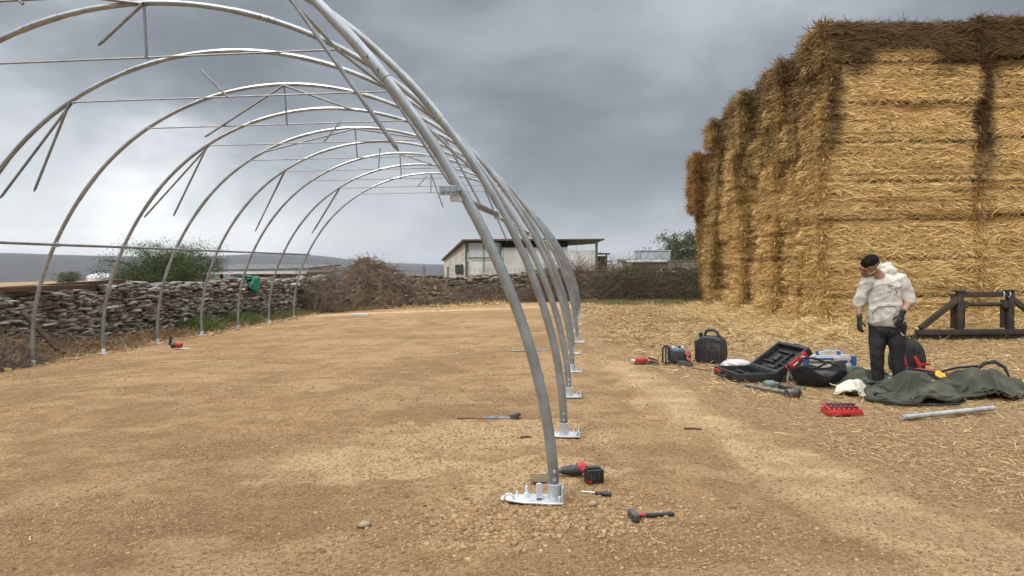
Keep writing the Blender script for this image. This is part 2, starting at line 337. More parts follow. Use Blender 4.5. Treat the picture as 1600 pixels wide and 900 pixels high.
gr=npmesh('ground',np.stack([X,Y,Z],-1).reshape(-1,3),F,m,smooth=True);tag(gr,'bare tan dirt yard strewn with straw on the right','ground',kind='structure')
for nme,arr in(('pale',pale),('straw',straw),('grass',grass),('farland',far*(1-gold)),('gold',gold),('bank',np.clip(bankm,0,1)),('rut',np.clip(rut,0,1))):
    a=gr.data.attributes.new(nme,'FLOAT','POINT');a.data.foreach_set('value',arr.ravel().astype(np.float32))
# ---- hills
azs=np.linspace(-75,40,300);rs=[1300,1700,2200,2700,3000,3400,3800]
prof=np.interp(azs,[-75,-50,-42,-38,-32,-27,-24,-21,-19,-16,-12,-6,10,40],[70,62,56,50,42,50,56,44,30,16,8,4,2,0])
Vh=[];
for k,r in enumerate(rs):
    hfac=[-.0,.3,.72,.95,1.,1.05,.9][k]
    a=np.radians(azs);x=np.sin(a)*r;y=np.cos(a)*r
    z=-18+(prof+18)*hfac*(r/3000 if k>4 else 1)+6*(fbm(x/220,y/220,None,4,4)-.5)*(hfac>0)*ss(prof,3,25)
    if k==0:z=z*0-22
    Vh.append(np.stack([x,y,z],-1))
nz=len(azs);Vh=np.concatenate(Vh);idx=np.arange(len(rs)*nz).reshape(len(rs),nz)
Fh=np.stack([idx[:-1,:-1],idx[:-1,1:],idx[1:,1:],idx[1:,:-1]],-1).reshape(-1,4)
HILL=mat('hill_scrub',(.045,.042,.045),(.030,.030,.032),.012,1.,coord='World',c3=(.07,.062,.055),s3=.006)
tag(npmesh('hills',Vh,Fh,HILL,smooth=True),'long low wooded ridge on the horizon','hills',kind='structure')
# ---------------------------------------------------------------- strips (straw, twigs, grass)
def strips(P,Dr,L,W,Nn,bend=.15,seg=2):
    n=len(P);Dr=Dr/np.linalg.norm(Dr,axis=1,keepdims=True)
    side=np.cross(Dr,Nn);side/=np.linalg.norm(side,axis=1,keepdims=True)+1e-9
    ts=np.linspace(0,1,seg+1);V=np.zeros((n,seg+1,2,3))
    bd=rng.normal(0,1,(n,3));bd=bd-Dr*(bd*Dr).sum(1,keepdims=True)
    for k,tt in enumerate(ts):
        c=P+Dr*(L*tt)[:,None]+bd*(L*bend*tt*tt)[:,None]
        w_=(W*(1-.5*tt))[:,None]*.5
        V[:,k,0]=c-side*w_;V[:,k,1]=c+side*w_
    base=(np.arange(n)*(seg+1)*2)[:,None]
    Fs=[]
    for k in range(seg): Fs.append(base+np.array([2*k,2*k+1,2*k+3,2*k+2]))
    return V.reshape(-1,3),np.concatenate(Fs)
def merge(parts):
    Vs=[];Fs=[];b=0
    for V_,F_ in parts: Vs.append(V_);Fs.append(F_+b);b+=len(V_)
    return np.concatenate(Vs),np.concatenate(Fs)
# ---------------------------------------------------------------- straw bales
BL,BW,BH=3.42,1.2,.87
def boxgrid(L,Wd,H,s=.09,rad=.10):
    Vs=[];Fs=[];b=0
    for ax in range(3):
        o=[0,1,2];o.remove(ax);dims=[L,Wd,H]
        for sg in(-1,1):
            na,nb=[max(2,int(dims[q]/s)) for q in o]
            A,B=np.meshgrid(np.linspace(-.5,.5,na+1)*dims[o[0]],np.linspace(-.5,.5,nb+1)*dims[o[1]])
            P=np.zeros(A.shape+(3,));P[...,o[0]]=A;P[...,o[1]]=B;P[...,ax]=sg*dims[ax]/2
            idx=np.arange(A.size).reshape(A.shape)
            f=np.stack([idx[:-1,:-1],idx[:-1,1:],idx[1:,1:],idx[1:,:-1]],-1).reshape(-1,4)
            if (sg<0)^(ax==1): f=f[:,::-1]
            Vs.append(P.reshape(-1,3));Fs.append(f+b);b+=A.size
    V=np.concatenate(Vs);F=np.concatenate(Fs)
    hd=np.array([L,Wd,H])/2;q=np.clip(V,-(hd-rad),hd-rad);d=V-q;ln=np.linalg.norm(d,axis=1,keepdims=True)
    V=np.where(ln>1e-6,q+d/np.maximum(ln,1e-6)*np.minimum(ln,rad),V);return V,F
def surf(P,sd):  # outward bulge of the bale skin at a point of the box
    z=P[:,2];band=np.abs(((z/BH+.5)*3)%1-.5)*2     # three strung bands
    ban2=np.abs(((P[:,1]/BW+.5)*3)%1-.5)*2
    fr=(np.abs(P[:,1])>BW/2-.12)
    g=-.085*band**5*fr-.12*ss(np.abs(z),BH/2-.09,BH/2)-.22*ss(np.abs(P[:,1]),BW/2-.32,BW/2)*(1-fr)-.06*ss(np.abs(P[:,0]),BL/2-.15,BL/2)*fr
    return g+.19*(fbm(P[:,0]*1.3,P[:,1]*1.7+sd,P[:,2]*2.4,sd,4)-.5)
def make_bale(sd,name='straw_bale',smat=None,cmat=None,n_front=5600,n_end=3600,wild=1.):
    V,F=boxgrid(BL,BW,BH);nrm=V/np.maximum(np.abs(V)/(np.array([BL,BW,BH])/2)[None],1e-6).max(1,keepdims=True)*0
    hd=np.array([BL,BW,BH])/2;k=np.argmax(np.abs(V)/hd,1);n=np.zeros_like(V);n[np.arange(len(V)),k]=np.sign(V[np.arange(len(V)),k])
    V=V*.985+n*surf(V,sd)[:,None]
    parts=[]
    # front (-y) strands
    N1=n_front;P=np.stack([rng.uniform(-BL/2,BL/2,N1),np.full(N1,-BW/2),rng.uniform(-BH/2,BH/2,N1)],-1)
    zc=((P[:,2]/BH+.5)*3)%1-.5
    nn=np.tile([0,-1.,0],(N1,1));P=P+nn*(surf(P,sd)+.006)[:,None]
    a=rng.normal(0,.34,N1)*(1.15-np.abs(zc)*1.2)+zc*.9;sgn=rng.choice([-1,1],N1)
    Dr=np.stack([np.cos(a)*sgn,-np.abs(rng.normal(.05,.10,N1)),np.sin(a)-.18],-1)
    Nn=nn+rng.normal(0,.35,(N1,3));parts.append(strips(P,Dr,rng.uniform(.07,.26,N1),rng.uniform(.010,.020,N1),Nn,.09))
    # frayed bits hanging at band edges
    N2=420;P=np.stack([rng.uniform(-BL/2,BL/2,N2),np.full(N2,-BW/2),(rng.integers(0,4,N2)/3-.5)*BH+rng.normal(0,.015,N2)],-1)
    P[:,1]+=-surf(P,sd)+.03
    parts.append(strips(P,np.stack([rng.normal(0,.6,N2),-np.abs(rng.normal(.5,.3,N2)),rng.normal(-.5,.5,N2)],-1),rng.uniform(.08,.25,N2),rng.uniform(.008,.014,N2),rng.normal(0,1,(N2,3)),.3))
    # end (-x): cut ends, longer and hanging
    N3=n_end;P=np.stack([np.full(N3,-BL/2),rng.uniform(-BW/2,BW/2,N3),rng.uniform(-BH/2,BH/2,N3)],-1)
    nn=np.tile([-1.,0,0],(N3,1));P=P+nn*(surf(P,sd)-.02)[:,None]
    cl=fbm(P[:,1]*5,P[:,2]*5,None,sd+5,3)
    Dr=np.stack([-np.abs(rng.normal(.22,.18,N3))*wild,(cl-.5)*3+rng.normal(0,.35,N3),rng.normal(-.55,.5,N3)],-1)
    parts.append(strips(P,Dr,rng.uniform(.08,.27,N3),rng.uniform(.010,.021,N3),rng.normal(0,1,(N3,3)),.16))
    # far end and back, lighter
    for ax,sg,nq in((0,1,500),(1,1,900),(2,1,900)):
        o=[0,1,2];o.remove(ax);P=np.zeros((nq,3));P[:,ax]=sg*hd[ax]
        for q in o:P[:,q]=rng.uniform(-hd[q],hd[q],nq)
        Dr=rng.normal(0,1,(nq,3));Dr[:,ax]=np.abs(Dr[:,ax])*.35*sg
        parts.append(strips(P,Dr,rng.uniform(.08,.24,nq),rng.uniform(.008,.014,nq),rng.normal(0,1,(nq,3)),.25))
    # corner fringe between front and end, and upper edge
    N4=900;P=np.stack([np.full(N4,-BL/2)+rng.normal(0,.05,N4),np.full(N4,-BW/2)+rng.normal(0,.05,N4),rng.uniform(-BH/2,BH/2,N4)],-1)
    parts.append(strips(P,np.stack([rng.normal(-.5,.5,N4),rng.normal(-.5,.4,N4),rng.normal(-.3,.6,N4)],-1),rng.uniform(.08,.24,N4),rng.uniform(.007,.014,N4),rng.normal(0,1,(N4,3)),.3))
    Vs,Fs=merge(parts)
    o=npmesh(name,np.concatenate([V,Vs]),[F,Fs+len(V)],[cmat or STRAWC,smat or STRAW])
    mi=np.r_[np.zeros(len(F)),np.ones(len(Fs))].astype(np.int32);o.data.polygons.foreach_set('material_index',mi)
    sm=np.r_[np.ones(len(F)),np.zeros(len(Fs))].astype(bool);o.data.polygons.foreach_set('use_smooth',sm)
    return o
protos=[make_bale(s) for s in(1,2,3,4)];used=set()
ORD=['lowest','second','third','fourth','fifth','sixth','seventh','top']
COLN=['corner','second','third','fourth','fifth','sixth','seventh']
cs,sn=math.cos(STK_R),math.sin(STK_R)
def stk(x,y):return (STK_O[0]+x*cs-y*sn,STK_O[1]+x*sn+y*cs)
def put_bale(x,y,z,k,label,group,flip=False,dr=0.,tilt=0.,sz=1.):
    dr+=rng.normal(0,.006);p=protos[k]
    if k in used: o=p.copy();COL.objects.link(o)
    else: o=p;used.add(k)
    X_,Y_=stk(x,y);o.location=(X_,Y_,z);o.rotation_euler=(tilt,0,STK_R+dr);o.scale=(1,1,sz)
    tag(o,label,'straw bale',group);return o
for lv in range(8):
    z=(BH/2+lv*BH)*.962
    tone='dark rotted' if lv>=7 else ('dark stained' if lv==6 else 'golden')
    for col,lab in((0,'left column of the front face'),(1,'right column of the front face')):
        j=rng.normal(0,.015,2)
        zz=z+(.10+.006*lv if col else 0)+(.02 if lv==7 else 0)
        put_bale(BL/2+col*(BL+.03)+j[0]-(.04 if lv==7 else 0)+.10*(lv==6)*(col==0)+rng.normal(0,.03),BW/2+j[1]-(.07 if lv==7 else 0)+.06*col+rng.normal(0,.03),zz,(lv*2+col)%4,f'{tone} straw bale, {ORD[lv]} layer, {lab}','bales of the front face of the stack',dr=rng.normal(0,.006),sz=.962)
colx=[0,.05,-.07,.12,-.06,.10,-.03]
HT=[1,.965,.951,.95,.932,.93,.885]
for c in range(1,7):
    y=BW/2+c*1.19;hs=HT[c]
    for lv in range(8):
        z=(BH/2+lv*BH)*hs
        o=put_bale(BL/2+colx[c]+rng.normal(0,.08)+.012*lv,y+rng.normal(0,.02),z,(lv+c*3)%4,f'bale end in the stack side, {ORD[lv]} layer, {COLN[c]} column back from the corner','bale ends along the side of the stack',dr=rng.normal(0,.035),tilt=rng.normal(0,.02))
        o.scale=(1,.97,hs*.985)
# the leaning brown bales at the far end of the stack
pb=make_bale(9,'straw_bale',RUST_STRAW,mat('rusty_straw_core',(.26,.14,.05),(.15,.08,.03),6,.9,bump=.8,bscale=40),4200,4200,.5)
WORD=['lowest and narrowest','second','third','fourth','fifth','topmost, bulging']
for lv in range(6):
    o=pb if lv==0 else pb.copy()
    if lv:COL.objects.link(o)
    ox=[.22,.16,.02,-.04,-.36,-.34][lv];X_,Y_=stk(BL/2+ox,BW/2+7*1.19+.15);o.location=(X_,Y_,BH/2+lv*.875);o.rotation_euler=(0,[0,0,.01,-.01,-.03,.04][lv],STK_R+[.0,.02,-.03,.03,.06,.0][lv]);o.scale=(1,1.05,[1,1,1,1,1.02,1.0][lv])
    tag(o,f'rusty brown bale at the far end of the stack, {WORD[lv]} in its column','straw bale','brown bales at the far end of the stack')
    if lv==0:o.data.materials[1]=RUST_STRAW
# ---- loose straw on the ground
def ground_h(x,y):
    i=np.clip(np.searchsorted(xs,x)-1,0,len(xs)-2);j=np.clip(np.searchsorted(ys,y)-1,0,len(ys)-2)
    a=(x-xs[i])/(xs[i+1]-xs[i]);b_=(y-ys[j])/(ys[j+1]-ys[j])
    return Z[j,i]*(1-a)*(1-b_)+Z[j,i+1]*a*(1-b_)+Z[j+1,i]*(1-a)*b_+Z[j+1,i+1]*a*b_
def edge_at(x,y):return poly_d(x,y,[(4.8,30),(5.3,17),(5.8,9.3),(5.95,7.4),(6.5,4.9),(6.9,3.0),(7.3,1.5),(7.7,.7),(8.2,-.2),(8.9,-1),(10.5,-3)])
parts=[]
def lay(n,xr,yr,dens,L,W,lift=.0,flat=.12,yd=None):
    x=rng.uniform(*xr,n);y=rng.uniform(*yr,n);k=rng.uniform(0,1,n)<dens(x,y);x=x[k];y=y[k];n=len(x)
    a=rng.uniform(0,2*math.pi,n);P=np.stack([x,y,ground_h(x,y)+.004+rng.uniform(0,lift+1e-4,n)],-1)
    Dr=np.stack([np.cos(a),np.sin(a),rng.normal(0.02,flat,n)],-1);Nn=np.tile([0,0,1.],(n,1))+rng.normal(0,.5,(n,3))
    parts.append(strips(P,Dr,rng.uniform(*L,n),rng.uniform(*W,n),Nn,.18))
clump=lambda x,y:ss(fbm(x*1.8,y*1.8,None,91,4),.36,.62)
inst=lambda x,y:((x-STK_O[0])*cs+(y-STK_O[1])*sn, -(x-STK_O[0])*sn+(y-STK_O[1])*cs)
def dn(x,y):
    e_=ss(edge_at(x,y)+.8*(fbm(x*2,y*2,None,92,3)-.5),-.3,1.2);return e_*(.25+.75*clump(x,y))
lay(60000,(5,13),(-3,5),dn,(.02,.11),(.003,.006),.008);lay(3000,(5,13),(-3,5),dn,(.08,.22),(.003,.006),.01)
lay(95000,(5,18),(4,12.5),lambda x,y:dn(x,y)*(.35+.65*ss(y,4,9)),(.04,.18),(.005,.010),.02)
lay(50000,(5.2,10.8),(9,24),lambda x,y:ss(edge_at(x,y),-.2,1.)*(.15+.85*clump(x,y)),(.08,.3),(.008,.014),.02)
lay(9000,(-4,9),(-3.5,12),lambda x,y:.22+.5*ss(fbm(x*.8,y*.8,None,95,3),.5,.7),(.02,.10),(.003,.006),.004)
lay(5000,(-6,6),(12,26),lambda x,y:.5*ss(fbm(x*.8,y*.8,None,96,3),.4,.7)+.4*ss(y,20,24),(.06,.2),(.008,.012),.01)
lay(9000,(-7,2),(22,27.5),lambda x,y:ss(y,23.5,25),(.1,.35),(.012,.02),.08,.4)
V_,F_=merge(parts);tag(npmesh('loose_straw',V_,F_,LOOSE),'scattered loose straw littering the yard on the right','straw',kind='stuff')
# heap of fallen straw at the foot of the stack
parts=[];n=42000
s_=rng.uniform(-.9,9.5,n);far_=np.abs(rng.normal(0,1,n))**1.2
q=rng.uniform(0,1,n)<.55
d=np.where(q,far_*.5,far_*.35);u=np.where(q,-d,rng.uniform(-.6,6.5,n));vv=np.where(q,s_,-d)
ht=.42*np.exp(-(d/.42)**1.3)*(.5+.9*vn(s_*1.2,u*1.2,None,7));zq=ht*rng.uniform(.5,1.,n)
xx=STK_O[0]+u*cs-vv*sn;yy=STK_O[1]+u*sn+vv*cs;P=np.stack([xx,yy,zq+.005],-1)
out=np.where(q[:,None],np.array([[-cs,-sn,0]]),np.array([[sn,-cs,0]]))
Dr=out*rng.normal(.6,.5,(n,1))+rng.normal(0,.55,(n,3));Dr[:,2]=Dr[:,2]*.5-.25
parts.append(strips(P,Dr,rng.uniform(.1,.34,n),rng.uniform(.007,.014,n),rng.normal(0,1,(n,3)),.25))
V_,F_=merge(parts);tag(npmesh('fallen_straw',V_,F_,island('fallen_straw_strands',[(.40,.26,.10),(.80,.62,.33),(.55,.38,.16),(.88,.72,.42),(.45,.30,.12)],.65)),'golden drift of fallen straw along the foot of the bale stack','straw',kind='stuff')
# ---- clods and stones
def stones(P,S,fl=.6,jit=.28):
    n=len(P);c=np.array([(x,y,z) for z in(-1,1) for x,y in((-1,-1),(1,-1),(1,1),(-1,1))])*.5
    V=c[None]*(1+rng.normal(0,jit,(n,8,3)));V[:,4:,:2]*=.72;V[:,:,2]*=fl
    a=rng.uniform(0,6.28,n);ca,sa=np.cos(a)[:,None],np.sin(a)[:,None]
    x=V[:,:,0]*ca-V[:,:,1]*sa;y=V[:,:,0]*sa+V[:,:,1]*ca;V=np.stack([x,y,V[:,:,2]],-1)*S[:,None,None]+P[:,None,:]
    f=np.array([(3,2,1,0),(4,5,6,7),(0,1,5,4),(1,2,6,5),(2,3,7,6),(3,0,4,7)])
    return V.reshape(-1,3),(np.arange(n)[:,None,None]*8+f[None]).reshape(-1,4)
def sc(n,xr,yr,smin,smax,dens=None,gauss=None):
    if gauss: x=rng.normal(gauss[0],gauss[2],n);y=rng.normal(gauss[1],gauss[3],n)
    else:
        x=rng.uniform(*xr,n);y=rng.uniform(*yr,n)
        if dens: k=rng.uniform(0,1,n)<dens(x,y);x=x[k];y=y[k]
    S=smin*(smax/smin)**(rng.uniform(0,1,len(x))**2.2);return stones(np.stack([x,y,ground_h(x,y)+S*.12],-1),S)
parts=[sc(60000,(1.5,8.5),(-3,3.5),.005,.02,lambda x,y:.25+.75*ss(fbm(x*1.2,y*1.2,None,101,3),.45,.62)),
 sc(2600,None,None,.008,.034,gauss=(5.05,-.15,.45,.2)),sc(1200,None,None,.008,.026,gauss=(5.5,.1,.4,.25)),sc(16000,(-5,9),(3.5,12),.009,.028,lambda x,y:.2+.6*ss(fbm(x,y,None,102,3),.45,.65)),
 sc(1200,(-6,-4.8),(5,22),.03,.12),sc(25,(-4,8),(-3,6),.03,.05)]
V_,F_=merge(parts);tag(npmesh('loose_clods',V_,F_,island('clods',[(.17,.105,.055),(.35,.225,.115),(.26,.165,.082),(.43,.30,.165),(.21,.13,.068),(.36,.25,.145)],.95)),'small clods and stones scattered over the tan dirt','gravel',kind='stuff')
# ---------------------------------------------------------------- tunnel frame
HC=[5.0203,.1198,.0305,.0174,.0071];HO=[.0069,.0233]
D3=[[0.224,-0.016,-0.05],[-0.002,-0.005,0.047],[-0.113,0.001,-0.039],[-0.086,0.006,-0.013],[-0.007,-0.018,0.011],[-0.106,0.043,-0.005],[-0.025,-0.027,0.001],[-0.029,-0.021,0.025],[0.022,-0.013,0.039],[0.09,0.011,0.004],[0.033,0.039,-0.032]]
def hoop(i,th):
    r=sum(HC[k]*math.cos(2*k*th) for k in range(5))+HO[0]*math.cos(th)+HO[1]*math.cos(3*th);d=D3[i-1]
    return Vector((r*math.cos(th)+d[1],(i-1)*2+d[0],r*math.sin(th)+d[2]))
def hoop_z(i,z,side):
    lo,hi=(0,math.pi/2) if side>0 else (math.pi,math.pi/2)
    for _ in range(40):
        m_=(lo+hi)/2
        if hoop(i,m_).z<z:lo=m_
        else:hi=m_
    return hoop(i,lo)
def inplane(i,px,py):
    d=CF*FPX+CR*(px-800)-CU*(py-450);t=((i-1)*2+D3[i-1][0]-CAM[1])/d[1];return Vector(CAM+t*d)
fr=thing('tunnel_frame','curved galvanised steel tunnel frame of eleven hoops standing on the bare dirt','tunnel frame')
LBL={1:'nearest and thickest looking hoop'}
for i in range(1,12):
    a0=-.006 if i==1 else -.004;thR=a0
    thL=math.pi+.055
    angs=[thR]+list(np.linspace(thR,thL,97)[1:])
    cut=[R_(35),R_(70),R_(110),R_(145)]
    segs=[thR]+cut+[thL];mb=MB()
    pts=[hoop(i,a) for a in np.linspace(thR,thL,130)]
    mb.tube(pts,.036,12 if i<4 else 8)
    hp=mb.build('hoop',STEEL,fr,smooth=True)
    if i==1:tag(hp,LBL[1])
    # swaged joints: the upper tube slips over the lower one and is bolted
    for a in cut:
        mb=MB();s_=1 if a<math.pi/2 else -1
        lo,hi=(a,a+R_(6.5)) if s_>0 else (a-R_(6.5),a)
        mb.tube([hoop(i,q) for q in np.linspace(lo,hi,6)],.0405,12 if i<4 else 8)
        for q in(a+s_*R_(.9),a+s_*R_(2.2)):
            c=hoop(i,q)
            for sy in(-1,1):mb.tube([c+Vector((0,sy*.038,0)),c+Vector((0,sy*.052,0))],.011,6)
        mb.build('joint_sleeve',STEEL,hp,smooth=True)
    # foot
    for s_ in(1,-1):
        a=thR if s_>0 else thL;c=hoop(i,a);gx=c.x
        mb=MB()
        zt=float(ground_h(np.array([c.x]),np.array([c.y]))[0])+.006
        if s_>0:
            l_,r_=(.36,.06) if i==1 else (.13,.15)
            pl=[(-l_,-.035),(-l_*.55,-.085),(.0,-.1),(r_,-.09),(r_,.09),(.0,.1),(-l_*.55,.085),(-l_,.035)]
            n=len(pl);V=[(c.x+x,c.y+y,zt) for x,y in pl]+[(c.x+x,c.y+y,zt+.012) for x,y in pl]
            mb.add(V,[tuple(range(n))[::-1],tuple(range(n,2*n))]+[(k,(k+1)%n,(k+1)%n+n,k+n) for k in range(n)])
            mb.tube([(c.x,c.y,zt+.012),(c.x,c.y,zt+.115)],.044,14)
            for dx,hh,rr in((-.19,.085,.020),(-.255,.05,.014)) if i==1 else ((-.075,.05,.014),(.09,.05,.014)):
                mb.tube([(c.x+dx,c.y+.03,zt+.012),(c.x+dx,c.y+.03,zt+hh*.45)],rr,10);mb.tube([(c.x+dx,c.y+.03,zt+hh*.45),(c.x+dx,c.y+.03,zt+hh)],rr*.5,8)
            if i==1:
                mb.box((c.x-.10,c.y-.03,zt+.065),(.042,.010,.11));mb.tube([(c.x-.10,c.y-.037,zt+.105),(c.x-.10,c.y-.022,zt+.105)],.020,10);mb.box((c.x-.10,c.y,zt+.018),(.055,.07,.014))
                mb.tube([(c.x-.30+.032*math.cos(q),c.y-.05,zt+.02+.032*math.sin(q)) for q in np.linspace(-.3,3.45,10)],.008,6);mb.tube([(c.x+.035,c.y-.07,zt+.012),(c.x+.035,c.y-.07,zt+.05)],.014,6)
                mb.box((c.x+.055,c.y,zt+.06),(.008,.16,.10))
            else:
                mb.box((c.x+.135,c.y,zt+.035),(.008,.15,.06));mb.tube([(c.x+.11,c.y-.06,zt+.01),(c.x+.14,c.y-.06,zt+.06)],.009,6)
            for k in(0,1):
                m9=MB();m9.tube([(c.x,c.y-.030,zt+.15+.055*k),(c.x,c.y-.05,zt+.15+.055*k)],.011,6);m9.build('bolt',ZINC,hp)
        else:
            mb.box((c.x,c.y,zt+.005),(.2,.16,.012));mb.tube([(c.x,c.y,zt),(c.x,c.y,zt+.1)],.044,10)
            mb.tube([(c.x+.02,c.y-.05,zt),(c.x+.02,c.y-.05,zt+.05)],.012,6)
        mb.build('base_plate',ZINC,hp,bevel=.002,seg=1)
    if i>1:
        # tie bar
        L_=hoop_z(i,4.2,-1);R2=hoop_z(i,4.2,1);L_.z=R2.z=4.2
        e0=L_+Vector((.06,-.03,0));e1=R2+Vector((-.06,-.03,0));mb=MB()
        mb.tube([e0,e1],.0125,8);tb=mb.build('tie_bar',DULL,fr,smooth=True)
        for p_,q_ in((e0,L_),(e1,R2)):
            mb=MB();mb.box(((p_.x+q_.x)/2,p_.y+.015,4.21),(.10,.02,.05));mb.tube([(p_.x,p_.y-.03,4.2),(p_.x,p_.y+.04,4.2)],.012,6);mb.build('end_bracket',ZINC,tb,bevel=.002,seg=1)
        ap=hoop(i,math.pi/2)
        if i%2==1:
            mb=MB();mb.tube([ap+Vector((0,-.03,-.02)),Vector((.02,ap.y-.03,4.2))],.017,8);mb.tube([(.02,ap.y-.06,4.2),(.02,ap.y,4.2)],.02,6);mb.build('hanging_post',DULL,fr,smooth=True)
def br(i,p0,p1,r=.02,lab=None,dy=-.05):
    mb=MB();a=p0+Vector((0,dy,0));b=p1+Vector((0,dy,0));d=(b-a).normalized()
    mb.tube([a,b-d*.05],r,8);mb.tube([b-d*.05,b],[r,r*.45],8);mb.tube([a+Vector((0,-.02,0)),a+Vector((0,.07,0))],.012,6)
    return mb.build('loose_brace',DULL,fr,smooth=True)
J=lambda i,s:hoop_z(i,4.24,s)-Vector((s*.0,0,.03))
for i,s_,ends in((4,-1,((57,300),(0,310))),(6,-1,((273,338),(225,340))),(8,-1,((400,362),(403,352))),(10,-1,((488,365),(491,360))),
 (2,1,((625,237),)),(4,1,((706,290),(750,276))),(6,1,((757,330),)),(8,1,((793,378),))):
    for k,(px,py) in enumerate(ends): br(i,J(i,s_)+Vector((0,.05*k,0)),inplane(i,px,py)+Vector((0,.05*k,0)),.021)
for i,ends in((3,((158,73),(118,-6))),(5,((322,215),(560,175))),(7,((414,238),(660,217))),(9,((677,258),)),(11,((693,325),))):
    for k,(px,py) in enumerate(ends): br(i,hoop(i,math.pi/2)+Vector((0,0,-.03)),inplane(i,px,py),.021)
for i,(a,b) in {4:((357,152),(316,110)),6:((507,222),(534,190)),8:((592,263),(595,232)),10:((652,292),(668,275)),2:((40,8),(20,-10))}.items():
    mb=MB();mb.tube([inplane(i,*a)+Vector((0,-.03,0)),inplane(i,*b)+Vector((0,-.05,0))],.016,8);mb.build('hanging_post',DULL,fr,smooth=True)
# lengthwise rails
for s_ in(-1,1):
    mb=MB();i0=1 if s_<0 else 1
    mb.tube([hoop_z(i,2.05,s_)+Vector((-s_*.07,0,0)) for i in range(i0,12)],.026,10)
    rl=mb.build('side_rail',DULL,fr,smooth=True)
    for i in range(i0,12):
        mb=MB();c=hoop_z(i,2.05,s_);mb.box((c.x-s_*.04,c.y,2.05),(.10,.05,.09));mb.build('clamp',ZINC,rl,bevel=.004,seg=1)
c=hoop_z(1,2.07,1);mb=MB();mb.box((c.x-.085,c.y-.05,2.075),(.115,.008,.062))
for dx in(-.12,-.085,-.05):mb.tube([(c.x+dx,c.y-.054,2.07),(c.x+dx,c.y-.062,2.07)],.012,8)
mb.tube([(c.x-.01,c.y-.02,2.075),(c.x-.01,c.y-.075,2.075)],.014,6);mb.build('end_plate',STEEL,fr,bevel=.002,seg=1)
mb=MB();mb.tube([hoop_z(2,4.2,1)+Vector((-.1,-.1,.0)),hoop_z(3,4.2,1)+Vector((-.08,0,.0)),hoop_z(4,4.2,1)+Vector((-.04,.1,0))],.019,8);mb.build('top_rail',STEEL,fr,smooth=True)
